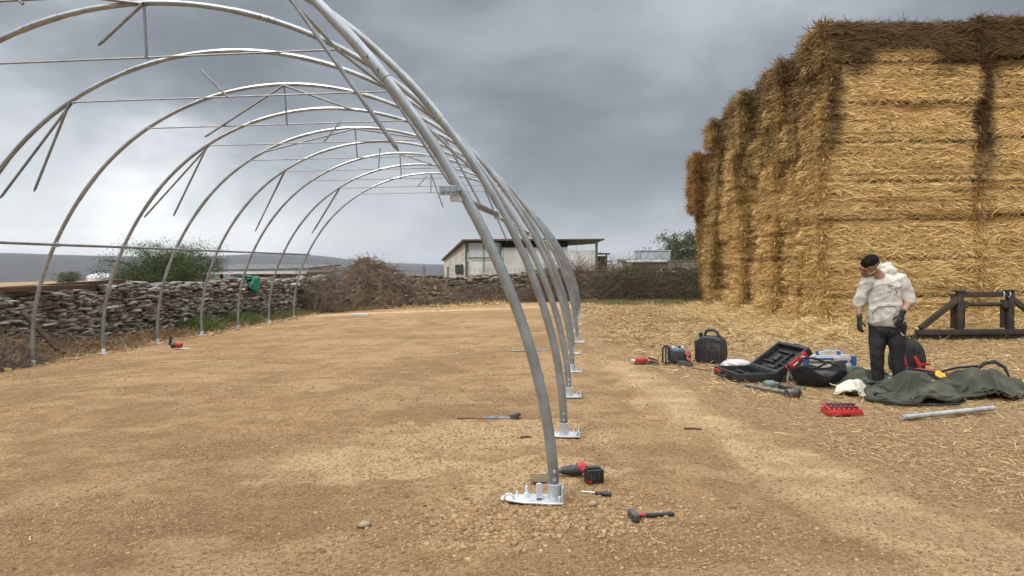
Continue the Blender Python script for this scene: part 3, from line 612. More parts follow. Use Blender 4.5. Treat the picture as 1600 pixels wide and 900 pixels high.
# ---------------------------------------------------------------- dry stone walls
STONEL=island('limestone_slabs',[(.15,.132,.11),(.38,.36,.33),(.24,.215,.18),(.52,.50,.47),(.11,.095,.08),(.30,.275,.245),(.18,.15,.12)],.9)
STONED=island('mossy_slabs',[(.13,.11,.085),(.24,.20,.15),(.17,.14,.10),(.30,.27,.21),(.10,.085,.065),(.20,.17,.12)],.95)
CORE=mat('wall_core_earth',(.06,.048,.036),(.035,.028,.02),5,1.,bump=.5)
def slab_wall(name,path,hfun,thick,smat,label,seed,capw=.35,both=False,courses=.072):
    """path list of (x,y,z0); stones laid in wavering courses on the side that faces the yard"""
    rg=np.random.default_rng(seed);path=np.array(path,float);sg=np.hypot(*np.diff(path[:,:2],axis=0).T);cum=np.r_[0,np.cumsum(sg)];Lt=cum[-1]
    def at(s):return np.stack([np.interp(s,cum,path[:,k]) for k in range(3)],-1)
    def tan(s):
        a=at(np.minimum(s+.3,Lt));b=at(np.maximum(s-.3,0));d=(a-b)[:,:2];return d/np.linalg.norm(d,axis=1,keepdims=True)
    boxes=[];zmax=max(hfun(s) for s in np.linspace(0,Lt,50))+.1;z=0
    for face in ((1,) if not both else (1,-1)):
        z=0
        while z<zmax:
            hc=courses*rg.uniform(.6,1.5);s=rg.uniform(0,.2)
            while s<Lt:
                wl=rg.uniform(.08,.36);
                if z+hc*.5<hfun(s)+rg.normal(0,.02): boxes.append((s+wl/2,z+hc/2+.035*math.sin(s*1.3+seed)+.02*math.sin(s*3.1),wl*rg.uniform(.9,1.05),hc*rg.uniform(.75,1.1),rg.uniform(.12,.2),face,0))
                s+=wl
            z+=hc
    s=0
    while s<Lt:    # coping of larger tilted slabs
        wl=rg.uniform(.2,.5);h=hfun(s)
        for k in range(2):boxes.append((s+wl/2+rg.normal(0,.06),h+.02+.06*k,wl*rg.uniform(.8,1.2),rg.uniform(.05,.10),capw*rg.uniform(.8,1.2),0,1))
        s+=wl*.8
    B=np.array(boxes);n=len(B);P=at(B[:,0]);T=tan(B[:,0]);Nn=np.stack([T[:,1],-T[:,0]],-1)
    c=np.array([(x,y,z) for z in(-1,1) for x,y in((-1,-1),(1,-1),(1,1),(-1,1))])*.5
    V=np.tile(c[None],(n,1,1))+rg.normal(0,.15,(n,8,3));V[:,:,0]*=B[:,2:3];V[:,:,1]*=B[:,4:5];V[:,:,2]*=B[:,3:4]
    tl=rg.normal(0,.09,n)+B[:,6]*rg.normal(0,.10,n);V[:,:,2]+=V[:,:,0]*tl[:,None]+V[:,:,1]*(rg.normal(0,.08,n)*1)[:,None]
    off=B[:,5]*(thick/2-.03+rg.normal(0,.045,n))
    W=np.zeros_like(V)
    for k in range(2): W[:,:,k]=P[:,k:k+1]+T[:,k:k+1]*V[:,:,0]+Nn[:,k:k+1]*(V[:,:,1]+off[:,None])
    W[:,:,2]=P[:,2:3]+B[:,1:2]+V[:,:,2]
    f=np.array([(3,2,1,0),(4,5,6,7),(0,1,5,4),(1,2,6,5),(2,3,7,6),(3,0,4,7)]);Fq=(np.arange(n)[:,None,None]*8+f[None]).reshape(-1,4)
    Vw=W.reshape(-1,3)
    ms=max(4,int(Lt/.5));S=np.linspace(0,Lt,ms);P=at(S);T=tan(S);Nn=np.stack([T[:,1],-T[:,0]],-1);q=thick/2-.07
    H=np.array([hfun(s) for s in S])-.03
    ring=[np.c_[P[:,:2]+Nn*q,P[:,2]-.4],np.c_[P[:,:2]+Nn*q,P[:,2]+H],np.c_[P[:,:2]-Nn*q,P[:,2]+H],np.c_[P[:,:2]-Nn*q,P[:,2]-.4]]
    Vc=np.concatenate(ring);I=np.arange(4*ms).reshape(4,ms);Fc=np.concatenate([np.stack([I[a,:-1],I[a,1:],I[(a+1)%4,1:],I[(a+1)%4,:-1]],-1) for a in range(4)])
    o=npmesh(name,np.concatenate([Vc,Vw]),[Fc,Fq+len(Vc)],[CORE,smat]);o.data.polygons.foreach_set('material_index',np.r_[np.zeros(len(Fc)),np.ones(len(Fq))].astype(np.int32))
    return tag(o,label,'stone wall')
hl=lambda s:1.42+.05*math.sin(s*.9)+.035*math.sin(s*2.3)-.004*s-(.10 if s<3.5 else 0)
slab_wall('dry_stone_wall',[(-6.55,3.5,-.33),(-6.6,8,-.31),(-6.6,12,-.31),(-6.65,16,-.31),(-6.6,20,-.31),(-6.5,24,-.31),(-6.2,27.2,-.3)],hl,.55,STONEL,'long pale grey dry stone wall along the left side behind the hoop feet',5,courses=.045)
hb=lambda s:1.25+.08*math.sin(s*.8)+.05*math.sin(s*2.1)
slab_wall('dry_stone_wall',[(-6.1,27.6,-.3),(-4,28.2,-.28),(0,28.6,-.2),(4,28.4,-.05),(8,28.2,0),(12,28.4,0),(17,28.8,0)],hb,.6,STONED,'dark tumbled dry stone wall at the back in front of the shed',6,courses=.10)
# ---- vegetation helpers
TWIG=island('dead_twigs',[(.10,.07,.05),(.20,.15,.10),(.14,.10,.07),(.28,.22,.16),(.08,.055,.04)],.9)
TWIGD=island('bramble_stems',[(.06,.05,.035),(.13,.085,.06),(.09,.07,.045),(.17,.12,.08),(.05,.055,.03)],.9)
LEAFD=island('bramble_leaves',[(.035,.065,.018),(.07,.11,.03),(.05,.085,.025),(.10,.13,.045)],.7)
LEAFB=island('bush_leaves',[(.03,.055,.015),(.065,.10,.028),(.045,.075,.02),(.10,.13,.05)],.65)
LEAFT=island('grey_green_leaves',[(.05,.07,.03),(.10,.12,.06),(.07,.09,.04),(.15,.16,.09)],.7)
BARK=mat('bark',(.09,.07,.05),(.05,.04,.03),12,.95,bump=.5,stretch=(1,1,.2))
EARTH=mat('heaped_earth',(.11,.075,.048),(.055,.038,.026),2.5,1.,bump=1.,bscale=16,c3=(.26,.19,.12),s3=7,f3=.6)
def curvy(P,Dr,L,W,bend,seg=4):
    n=len(P);Dr=Dr/np.linalg.norm(Dr,axis=1,keepdims=True);b1=rng.normal(0,1,(n,3));b1-=Dr*(b1*Dr).sum(1,keepdims=True);b2=rng.normal(0,1,(n,3))
    V=np.zeros((n,seg+1,3,3));ref=rng.normal(0,1,(n,3));s1=np.cross(Dr,ref);s1/=np.linalg.norm(s1,axis=1,keepdims=True);s2=np.cross(Dr,s1)
    for k in range(seg+1):
        tt=k/seg;c=P+Dr*(L*tt)[:,None]+b1*(L*bend*math.sin(tt*2.6))[:,None]+b2*(L*bend*.35*math.sin(tt*6))[:,None];w_=(W*(1-.6*tt)*.5)[:,None]
        for j in range(3):
            a=2.094*j;V[:,k,j]=c+(s1*math.cos(a)+s2*math.sin(a))*w_
    base=(np.arange(n)*(seg+1)*3)[:,None];Fs=[]
    for k in range(seg):
        for j in range(3):Fs.append(base+np.array([3*k+j,3*k+(j+1)%3,3*k+3+(j+1)%3,3*k+3+j]))
    return V.reshape(-1,3),np.concatenate(Fs)
def leaves(P,S):
    n=len(P);a=rng.normal(0,1,(n,3));a/=np.linalg.norm(a,axis=1,keepdims=True);b=np.cross(a,rng.normal(0,1,(n,3)));b/=np.linalg.norm(b,axis=1,keepdims=True)
    V=np.stack([P-a*S[:,None],P+b*S[:,None]*.45,P+a*S[:,None],P-b*S[:,None]*.45],1);return V.reshape(-1,3),(np.arange(n)*4)[:,None]+np.array([0,1,2,3])
def mound(name,cx,cy,rx,ry,h,seed,mt,z0=0,parent=None,pk=1.):
    n=70;u=np.linspace(-1.15,1.15,n);A,B=np.meshgrid(u,u);r=np.hypot(A,B);x=cx+A*rx;y=cy+B*ry
    z=h*np.clip(1-r**1.6,0,1)**pk*(.75+.5*fbm(A*2.2+seed,B*2.2,None,seed,4))+.22*h*(fbm(A*7,B*7,None,seed+3,4)-.5)*ss(r,1.1,.8)-.12*ss(r,.9,1.1)
    I=np.arange(n*n).reshape(n,n);Fm=np.stack([I[:-1,:-1],I[:-1,1:],I[1:,1:],I[1:,:-1]],-1).reshape(-1,4)
    o=npmesh(name,np.stack([x-cx,y-cy,z],-1).reshape(-1,3),Fm,mt,parent,smooth=True)
    if parent is None:o.location=(cx,cy,z0)
    def hz(px,py):
        A=(px-cx)/rx;B=(py-cy)/ry;r=np.hypot(A,B);return z0+h*np.clip(1-r**1.6,0,1)**pk*(.75+.5*fbm(A*2.2+seed,B*2.2,None,seed,4))-.12*ss(r,.9,1.1)
    return o,hz
# big brush heap, with roots and rubble
hp_=thing('brush_heap','tall brown heap of soil, roots and dead brush beside the back wall','earth heap',(-3.9,25.9,-.25))
o,hz=mound('soil',0,0,2.2,1.6,2.25,3,EARTH,parent=hp_,pk=.8);
o2,hz2=mound('soil',2.2,.5,1.9,1.3,1.3,5,EARTH,parent=hp_,pk=.8);o2.location=(2.2,.5,0)
def onm(n,rx,ry,cx,cy,hf):
    a=rng.uniform(0,6.28,n);r=np.sqrt(rng.uniform(0,1,n));x=cx+rx*r*np.cos(a);y=cy+ry*r*np.sin(a);return np.stack([x,y,hf(x,y)],-1)
P=np.concatenate([onm(2600,2.1,1.5,0,0,hz),onm(1500,1.8,1.2,2.2,.5,hz2)]);P=P[P[:,1]<.9]
V1=curvy(P+rng.normal(0,.05,P.shape),np.stack([rng.normal(0,1,len(P)),rng.normal(-.25,.4,len(P)),rng.normal(-.12,.28,len(P))],-1),rng.uniform(.15,.65,len(P)),rng.uniform(.01,.032,len(P)),.2)
npmesh('roots',*V1,TWIG,hp_)
Pb=np.concatenate([onm(110,2.1,1.5,0,0,hz),onm(70,1.8,1.2,2.2,.5,hz2)]);tag(npmesh('rubble',*stones(Pb,rng.uniform(.06,.26,len(Pb))),STONED,hp_),kind='stuff')
P=np.array([[-.35,0,2.05]])+rng.normal(0,.12,(60,3))*[1.8,1,.6];npmesh('weeds',*leaves(P+[0,0,.06],rng.uniform(.03,.07,60)),LEAFD,hp_)
# brambles on the left wall end and brush against the back wall
def scrub(name,label,cat,box,ntw,nlf,hf,mt,ml,W=(.008,.02),L=(.3,1.2),up=.4,lsz=(.025,.055)):
    x0,x1,y0,y1=box;loc=((x0+x1)/2,(y0+y1)/2,float(gz((x0+x1)/2,(y0+y1)/2)));th=thing(name,label,cat,loc)
    x=rng.uniform(x0,x1,ntw);y=rng.uniform(y0,y1,ntw);z=rng.uniform(0,1,ntw)**.8*hf(x,y)*.85
    P=np.stack([x,y,z],-1)-np.array([loc[0],loc[1],0]);Dr=np.stack([rng.normal(0,1,ntw),rng.normal(-.1,.6,ntw),rng.normal(.1,up,ntw)],-1)
    npmesh('stems',*curvy(P,Dr,rng.uniform(*L,ntw),rng.uniform(*W,ntw),.22),mt,th)
    if nlf:
        x=rng.uniform(x0,x1,nlf);y=rng.uniform(y0,y1,nlf);k=fbm(x*1.1,y*1.1,None,77,3)>.46;x=x[k];y=y[k];z=rng.uniform(.05,1,len(x))*hf(x,y)*1.02
        npmesh('leaves',*leaves(np.stack([x,y,z],-1)-np.array([loc[0],loc[1],0]),rng.uniform(*lsz,len(x))),ml,th)
    return th
scrub('bramble_bush','tangle of brown brambles over the far end of the left wall','brambles',(-6.9,-4.6,22.8,27),2600,900,lambda x,y:.25+1.25*ss(-x,4.4,6.0)*(.7+.5*vn(x*1.5,y*1.5)),TWIG,LEAFD)
scrub('dead_brush','low dead brush in front of the back wall below the shed','dead brush',(-2.5,4.0,26.6,28.4),2600,500,lambda x,y:.15+.75*ss(y,26.4,28)*(.6+.8*vn(x*1.2,y*1.2)),TWIG,LEAFD)
scrub('dead_brush','pile of dry pruned branches leaning on the back wall behind the hoops','dead brush',(3.0,6.6,26.8,28.8),2400,80,lambda x,y:.2+1.55*ss(y,26.6,28)*ss(np.abs(x-4.9),1.9,.5),TWIG,LEAFD,W=(.012,.03),L=(.5,1.6),up=.7)
scrub('bramble_hedge','dark green and brown bramble hedge over the back wall between hoops and bales','hedge',(6.3,12.6,26.3,28.9),6500,34000,lambda x,y:.25+1.2*ss(y,26.1,27.6)*(.8+.35*vn(x*.9,y*.9)),TWIGD,LEAFD,L=(.4,1.5),up=.55)
scrub('bramble_bush','bare thin bramble shoots rising in front of the white shed wall','brambles',(6.2,9.2,28.6,29.8),500,250,lambda x,y:1.2+.9*vn(x*1.5,y*1.5),TWIGD,LEAFD,W=(.008,.014),L=(.5,1.2),up=1.2)
# bank of dead weeds in front of the left wall
n=15000;x=rng.uniform(-6.35,-4.9,n);y=rng.uniform(4,23,n);k=rng.uniform(0,1,n)<ss(-x,5.05,5.6)*(.25+.75*vn(x*2,y*1.3,None,3));x=x[k];y=y[k];n=len(x)
P=np.stack([x,y,ground_h(x,y)],-1);V_,F_=strips(P,np.stack([rng.normal(0,.8,n),rng.normal(0,.8,n),np.abs(rng.normal(.4,.4,n))],-1),rng.uniform(.08,.38,n),rng.uniform(.006,.014,n),rng.normal(0,1,(n,3)),.3)
tag(npmesh('dead_weeds',V_,F_,island('dead_weed_blades',[(.16,.10,.055),(.30,.20,.11),(.22,.14,.08),(.38,.28,.16),(.12,.08,.05)],.9)),'brown dead weeds and roots on the bank below the left wall','weeds',kind='stuff')
def blades(n,x,y,h,cols,name,label):
    P=np.stack([x,y,ground_h(x,y)-.01],-1);n=len(x)
    V_,F_=strips(P,np.stack([rng.normal(0,.35,n),rng.normal(0,.35,n),np.ones(n)],-1),h,rng.uniform(.008,.016,n),rng.normal(0,1,(n,3)),.35)
    tag(npmesh(name,V_,F_,island(name+'_blades',cols,.7)),label,'grass',kind='stuff')
x=rng.normal(-6.0,.35,12000);y=rng.uniform(14.6,22,12000);k=(rng.uniform(0,1,12000)<ss(vn(x*1.2,y*.8,None,5),.2,.6))&(x>-6.4)&(x<-5.35);x=x[k];y=y[k]
blades(0,x,y,rng.uniform(.12,.38,len(x)),[(.05,.10,.02),(.10,.17,.04),(.07,.13,.03),(.14,.19,.07)],'green_grass','fresh green grass tufts below the middle of the left wall')
x=rng.uniform(5.2,13,16000);y=rng.normal(24.3,.75,16000);k=rng.uniform(0,1,16000)<ss(fbm(x*.9,y*1.2,None,5,3),.42,.62)+.35*ss(y,24.8,25.6);x=x[k];y=y[k]
x=np.r_[x,rng.uniform(-5.6,-3.4,1500)];y=np.r_[y,rng.normal(24.1,.3,1500)]
blades(0,x,y,rng.uniform(.06,.2,len(x)),[(.08,.095,.035),(.17,.16,.07),(.24,.20,.10),(.12,.125,.05)],'verge_grass','rough green verge grass along the foot of the back hedge')
# ---- trees
def tree(name,label,loc,h,w_,nl,trunks,lm,seed,lsz=.05,dens=.5,low=.1):
    rg=np.random.default_rng(seed);t=thing(name,label,'tree',loc);mb=MB();C_=[]
    for k in range(trunks):
        a=rg.uniform(0,6.28);p=Vector((rg.normal(0,.1),rg.normal(0,.1),-.1));pts=[p];d=Vector((math.cos(a)*.35,math.sin(a)*.35,1)).normalized()
        for q in range(5):
            p=p+d*h*.16;d=(d+Vector(rg.normal(0,.18,3))).normalized();pts.append(p)
        mb.tube(pts,[h*.022*(1-.15*j) for j in range(6)],7)
        for q in range(2,6):
            for _ in range(4):
                a=rg.uniform(0,6.28);dd=Vector((math.cos(a),math.sin(a),rg.uniform(-.1,.8))).normalized();e=pts[q]+dd*w_*rg.uniform(.2,.46);md=(pts[q]+e)/2+Vector(rg.normal(0,.06*h,3))
                mb.tube([pts[q],md,e],[h*.009,h*.006,h*.003],5);C_+=[e,md*.5+e*.5,e+Vector(rg.normal(0,.1*w_,3)),e+Vector(rg.normal(0,.13*w_,3))]
    mb.build('trunk',BARK,t,smooth=True)
    C_=np.array(C_);C_[:,2]=np.clip(C_[:,2],h*low,h*.97);ci=rg.integers(0,len(C_),nl);rad=rg.uniform(.04,.11,len(C_))[ci]*w_
    P=C_[ci]+rg.normal(0,1,(nl,3))*rad[:,None]*[.75,.75,.6];P=P[P[:,2]>h*.03]
    npmesh('crown',*leaves(P,rg.uniform(.6,1.4,len(P))*lsz),lm,t);return t
tree('bushy_tree','low spreading green bushy tree behind the left stone wall',(-14.6,27.6,-.9),3.7,3.7,80000,10,LEAFB,3,.030,low=.12)
tree('grey_green_tree','grey green tree beside the bale stack beyond the back hedge',(15.7,67,0),4.9,4.6,9000,3,LEAFT,8,.10)
tree('small_shrub','thin pale green shrub on the left beyond the wall end, before the fence rail',(-7.6,30,-.4),2.1,2.2,2600,3,LEAFT,12,.035)
tree('hazy_tree','bare grey tree low against the far ridge at the left edge',(-160,205,-3.6),4.0,8,2500,4,LEAFT,14,.25)
# ---------------------------------------------------------------- far buildings
CONC=mat('pale_concrete_panel',(.64,.64,.63),(.50,.50,.49),.6,.85,c3=(.30,.28,.25),s3=1.2,f3=.5,stretch=(1,1,.35))
CONC2=mat('pinkish_render',(.58,.53,.50),(.46,.42,.39),.8,.9,c3=(.30,.27,.25),s3=1.6,f3=.5)
ROOFR=mat('rusty_red_sheet',(.30,.12,.10),(.22,.13,.11),2,.7);ROOFD=mat('dark_sheet_metal',(.07,.065,.06),(.11,.10,.09),3,.6)
GREENP=mat('green_painted_post',(.10,.14,.07),(.07,.10,.05),4,.6);GLZ=mat('pale_translucent_sheet',(.55,.57,.60),(.48,.5,.53),1.5,.4)
DARK=mat('interior_shade_black',(.012,.012,.012),(.02,.02,.02),3,.9)  # near-black colour stands in for the unlit shed interior
def fr_img(px,py,dist):
    d=CF*FPX+CR*(px-800)-CU*(py-450);return Vector(CAM+d/FPX*dist)
s0=fr_img(729,440,60);s0.z=0
sh=thing('farm_shed','long pale concrete farm shed with red roof edge and green posts behind the back wall','shed',s0,-YAW)
Wd=11.3;Hf=3.75
mb=MB();mb.box((Wd/2,.1,1.0),(Wd,.18,2.0));mb.box((Wd/2,.1,2.36-.32),(Wd-.02,.14,.05));mb.box((Wd*.60+.4,.12,2.45),(Wd*.72,.16,.82));mb.box((5.9,.12,3.0),(5.6,.155,.32));mb.build('front_wall',CONC,sh)
for x in(0.0,2.95,Wd-.1):
    mb=MB();mb.box((x,-.06,Hf/2-.1),(.2,.16,Hf-.2));mb.build('post',GREENP,sh)
for k in range(2):
    mb=MB();mb.box((.15+1.38*k+.68,.05,2.86),(1.3,.04,1.5));g=mb.build('translucent_panel',GLZ,sh);mb=MB()
    mb.box((.15+1.38*k+1.36,.0,2.4),(.07,.06,2.5));mb.box((.15+1.38*k+.68,-.0,2.32),(1.3,.05,.06));mb.build('frame',GREENP,g)
mb=MB();mb.box((5.9,.5,3.42),(5.7,.6,.5));mb.build('opening_shade_block',DARK,sh)  # solid block filling the opening, its shade put into the colour
# skewed side wall going back and its low eave
bx,by=-2.95,10.5
mb=MB();mb.add([(-.1,.0,0),(bx,by,0),(bx,by,2.25),(-.1,0,3.6),(.12,.1,0),(bx+.2,by+.1,0),(bx+.2,by+.1,2.25),(.12,.1,3.6)],[(0,1,2,3),(7,6,5,4),(0,3,7,4),(1,5,6,2),(3,2,6,7),(0,4,5,1)]);sw=mb.build('side_wall',CONC2,sh)
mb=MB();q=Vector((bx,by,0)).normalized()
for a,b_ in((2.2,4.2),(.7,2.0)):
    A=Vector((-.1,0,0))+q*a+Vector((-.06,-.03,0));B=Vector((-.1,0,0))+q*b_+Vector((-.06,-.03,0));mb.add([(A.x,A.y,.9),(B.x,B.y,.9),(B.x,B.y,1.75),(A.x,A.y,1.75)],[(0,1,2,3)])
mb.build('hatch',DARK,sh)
mb=MB();T=.10
def roofq(a,b,c,d,t=T):
    mb.add([a,b,c,d]+[(p[0],p[1],p[2]+t) for p in(a,b,c,d)],[(0,1,2,3),(7,6,5,4),(0,4,5,1),(1,5,6,2),(2,6,7,3),(3,7,4,0)])
roofq((-.35,-.5,Hf),(Wd+.55,-.5,Hf),(Wd+.55,7,Hf-.12),(bx*.62,7,Hf-.95))
mb.build('roof',ROOFD,sh);mb=MB();roofq((-.32,-.52,Hf+.105),(Wd*.62,-.52,Hf+.105),(Wd*.62,6.8,Hf-.3),(bx*.5,6.8,Hf-.75),.04);mb.build('roof_sheet',ROOFR,sh)
mb=MB();roofq((-.35,-.5,Hf-.06),(bx-.30,by+.3,2.16),(bx-.05,by+.5,2.18),(.1,-.4,Hf-.03),.15);mb.build('verge_board',mat('weathered_board',(.16,.13,.10),(.10,.08,.06),3,.9),sh)
mb=MB();mb.box((Wd*.45,6.9,1.2),(Wd*.9,.2,2.4));mb.build('back_wall',CONC,sh)
l0=fr_img(926,440,62);l0.z=0
s2=thing('lean_to_shed','small dark open lean-to at the right end of the pale shed','shed',l0,-YAW)
mb=MB();mb.box((.55,.9,1.2),(1.5,1.2,2.4));mb.build('wall',mat('dark_block',(.12,.12,.11),(.08,.08,.07),2,.9),s2)
mb=MB();mb.box((.45,.4,2.62),(2.1,1.8,.12),rot=(0,.04,0));mb.box((1.25,.6,1.9),(.9,1.2,.08));mb.build('roof',ROOFD,s2)
for x in(.3,1.2):
    mb=MB();mb.box((x,-.3,1.28),(.14,.12,2.55));mb.build('post',GREENP,s2)
# wire fence before the shed
fe0=fr_img(700,430,50);fe0.z=0
fn=thing('wire_fence','thin wire mesh fence with short posts between back wall and shed','wire fence',fe0,-YAW)
mb=MB()
for x in np.arange(0,9.6,.32):mb.tube([(x,0,0),(x,0,1.45)],.008,4)
for z in(.5,.75,1.0,1.25,1.42):mb.tube([(0,0,z),(9.5,0,z)],.008,4)
mb.build('mesh',IRON,fn)
for x in(-1.7,0,7.2,9.5):
    mb=MB();mb.box((x,0,.75),(.14,.14,1.65));mb.build('post',mat('grey_wooden_post',(.2,.18,.15),(.14,.12,.1),6,.95) if x<0 else bpy.data.materials['grey_wooden_post'],fn)
# galvanised tank and trough
t0=fr_img(1019,440,46);t0.z=0
tk=thing('metal_tank','square galvanised metal tank standing beyond the back hedge','water tank',t0,-YAW)
mb=MB();mb.box((0,0,1.55),(2.05,1.6,1.85));mb.build('body',mat('tank_sheet',(.50,.54,.58),(.42,.46,.50),1.5,.45,.3),tk,bevel=.04)
for x in(-.98,.42,.98):
    mb=MB();mb.box((x,-.83,1.55),(.06,.05,1.9));mb.build('rib',ALU,tk)
mb=MB();mb.box((0,0,2.5),(2.15,1.7,.06));mb.build('lid',ALU,tk)
mb=MB()
for x in(-.55,-.2):mb.tube([(x-.08,-.2,2.5),(x-.08,-.2,2.7),(x,-.2,2.76),(x+.08,-.2,2.7),(x+.08,-.2,2.5)],.018,5)
mb.build('hoop_handle',IRON,tk)
mb=MB();mb.box((0,0,.35),(1.5,1.2,.7));mb.build('base',bpy.data.materials['dark_block'],tk)
t1=fr_img(1010,415,38);mb=MB()
mb.box((0,0,1.78),(2.2,.9,.05),rot=(.12,0,0));tt=thing('feed_trough','low grey feeder with pale lid above the hedge beside the tank','feeder',(t1.x,t1.y,0),-YAW);mb.build('lid',mat('faded_sheet',(.34,.34,.33),(.26,.26,.25),3,.8),tt)
mb=MB();mb.box((.2,.0,1.45),(1.7,.7,.55),taper=1.1);mb.build('body',bpy.data.materials['dark_block'],tt)
for x in(-.7,.9):
    mb=MB();mb.tube([(x,0,0),(x,0,1.3)],.05,6);mb.build('leg',IRON,tt)
f0=fr_img(1090,440,44);f0.z=0;mb=MB();mb.box((0,0,0.9),(9.5,.3,1.8));mb.box((0,0,1.84),(9.7,.4,.07));lw=mb.build('block_wall',mat('grey_brown_block',(.23,.20,.16),(.17,.15,.12),1.5,.95,c3=(.32,.29,.25),s3=4),loc=f0,rot=(0,0,-YAW));tag(lw,'low grey brown block wall beyond the hedge near the bale stack','wall')
r0=fr_img(940,440,70);r0.z=0
lb=thing('long_low_building','low long pale farm building far beyond the hedge right of the shed','building',(r0.x+2.2,r0.y+9,0),-YAW)
mb=MB();mb.box((5.5,0,1.1),(11,3,2.2));mb.build('wall',CONC,lb);mb=MB();mb.box((5.5,0,2.25),(11.5,3.6,.12));mb.build('roof',GLZ,lb)
# long cattle shed on the left
a=fr_img(322,430,45);b=fr_img(487,430,42);L=(b-a).length;ang=math.atan2(b.y-a.y,b.x-a.x);a.z=-.75
ls=thing('cattle_shed','long low cattle shed with grey roof and dark red posts behind the left wall','shed',a,ang)
mb=MB();mb.add([(-.2,-.7,2.12),(L+.3,-.7,2.2),(L+.3,2.6,2.42),(-.2,2.6,2.50),(-.2,-.7,2.24),(L+.3,-.7,2.32),(L+.3,2.6,2.52),(-.2,2.6,2.62)],[(3,2,1,0),(4,5,6,7),(0,1,5,4),(1,2,6,5),(2,3,7,6),(3,0,4,7)]);mb.build('roof',mat('grey_fibre_roof',(.12,.12,.12),(.09,.09,.085),2,.8),ls)
mb=MB();mb.box((L/2,-.72,2.05),(L+.4,.06,.16));mb.build('fascia',GLZ,ls)
mb=MB();mb.box((L/2,2.2,1.0),(L,.2,2.1));mb.build('wall',mat('corrugated_grey',(.42,.44,.46),(.32,.34,.36),5,.6,stretch=(6,1,.3)),ls)
for x in(.4,1.75,3.1,4.9,6.2):
    mb=MB();mb.box((x,-.5,1.),(.16,.16,2.1));mb.build('post',mat('dark_red_post',(.16,.03,.028),(.12,.03,.025),5,.7) if x<1 else bpy.data.materials['dark_red_post'],ls)
mb=MB()
for z in(.8,1.1,1.4):mb.tube([(0,-.62,z),(L,-.62,z)],.03,5)
mb.build('cattle_rail',IRON,ls)
# silo dome
p=fr_img(158,430,90);sil=thing('round_tank','pale round tank with shallow domed top far behind the left wall','tank',(p.x,p.y,-1.8))
mb=MB();mb.lathe([(1.65,0),(1.65,2.35)],n=28);mb.build('wall',CONC,sil,smooth=True)
mb=MB();mb.lathe([(1.68,2.35),(1.5,2.6),(1.0,2.82),(.4,2.92),(.3,2.95),(.3,3.05),(.01,3.06)],n=28);mb.build('dome',GLZ,sil,smooth=True)
# field posts behind the wall and rail fence on the horizon
a=fr_img(500,425,33);b=fr_img(565,420,33);a.z=-.5
rf=thing('rail_fence','pale wooden rail fence left of the brush heap','fence',a,math.atan2(b.y-a.y,b.x-a.x))
WOOD=mat('weathered_wood',(.26,.19,.12),(.17,.12,.08),3,.9,bump=.3,stretch=(.3,3,3));WOODD=mat('dark_rotten_beam',(.11,.065,.038),(.05,.032,.022),3,.95,bump=.6,bscale=20,stretch=(.4,3,3))
for z in(1.62,1.92,2.02):
    mb=MB();mb.box((1.1,0,z),(3.2,.05,.06),rot=(0,-.03,0));mb.build('rail',WOOD,rf)
for x in(.72,2.5):
    mb=MB();mb.box((x,-.04,1.1),(.09,.09,2.2));mb.build('post',WOOD,rf)
# beams on the wall, leaning plank
mb=MB();mb.box((0,0,0),(4.2,.35,.10));tag(mb.build('roof_beam',WOODD,loc=(-6.75,8.35,1.17),rot=(0,-.01,R_(62)),bevel=.008),'thick dark beam lying along the top of the left wall at the photo edge','beam')
mb=MB();mb.box((0,0,0),(3.8,.14,.09));tag(mb.build('roof_beam',WOODD,loc=(-6.52,10.3,1.22),rot=(0,-.03,R_(80)),bevel=.008),'thin brown beam sloping up along the coping of the left wall','beam')
mb=MB();mb.box((0,0,0),(1.1,.13,.05));p0=Vector((-6.0,8.75,.70));p1=Vector((-5.42,8.95,-.08));d=p1-p0
mb2=MB();mb2.tube([p0-d*.05,p1],[.06,.07],4);tag(mb2.build('leaning_plank',WOODD,bevel=.004),'old brown plank leaning on the foot of the left wall','plank')
# heap of dead roots at the far left
rh=thing('root_heap','brown tangled heap of dead roots and earth at the left edge before the wall','root heap',(-5.75,7.6,-.3))
o,hz=mound('soil',0,0,.7,1.4,.48,8,EARTH,parent=rh);P=onm(900,.75,1.45,0,0,hz)
npmesh('roots',*curvy(P+rng.normal(0,.03,P.shape),rng.normal(0,1,(900,3))*[1,1,.45],rng.uniform(.15,.6,900),rng.uniform(.008,.022,900),.25),TWIG,rh)
# green netting over the wall
def cloth(name,pts2,mt,parent=None,**k):...
nu,nv=26,34;u,v_=np.meshgrid(np.linspace(0,1,nu),np.linspace(0,1,nv))
yy=19.0+.38*u+.18*v_*np.sin(3+2*v_)+.05*np.sin(u*17+v_*4);sl_=np.clip(v_*1.25,0,1.25)
xx=-6.75+.62*np.clip(sl_/.35,0,1)+.05*np.sin(u*19+v_*3)*(.5+v_);zz=1.22-.0*u-.50*np.clip(sl_-.35,0,1)*(.75+.35*np.sin(u*3))+.05*np.sin(u*11+1)+.03*np.sin(v_*17+u*9)
I=np.arange(nu*nv).reshape(nv,nu);Fc=np.stack([I[:-1,:-1],I[:-1,1:],I[1:,1:],I[1:,:-1]],-1).reshape(-1,4)
nt_=npmesh('green_netting',np.stack([xx,yy,zz],-1).reshape(-1,3),Fc,mat('teal_green_netting',(.01,.20,.13),(.008,.12,.085),14,.7,bump=.5,bscale=90),smooth=True);md=nt_.modifiers.new('thickness','SOLIDIFY');md.thickness=.03
tag(nt_,'bright teal green netting draped over the left stone wall','netting')
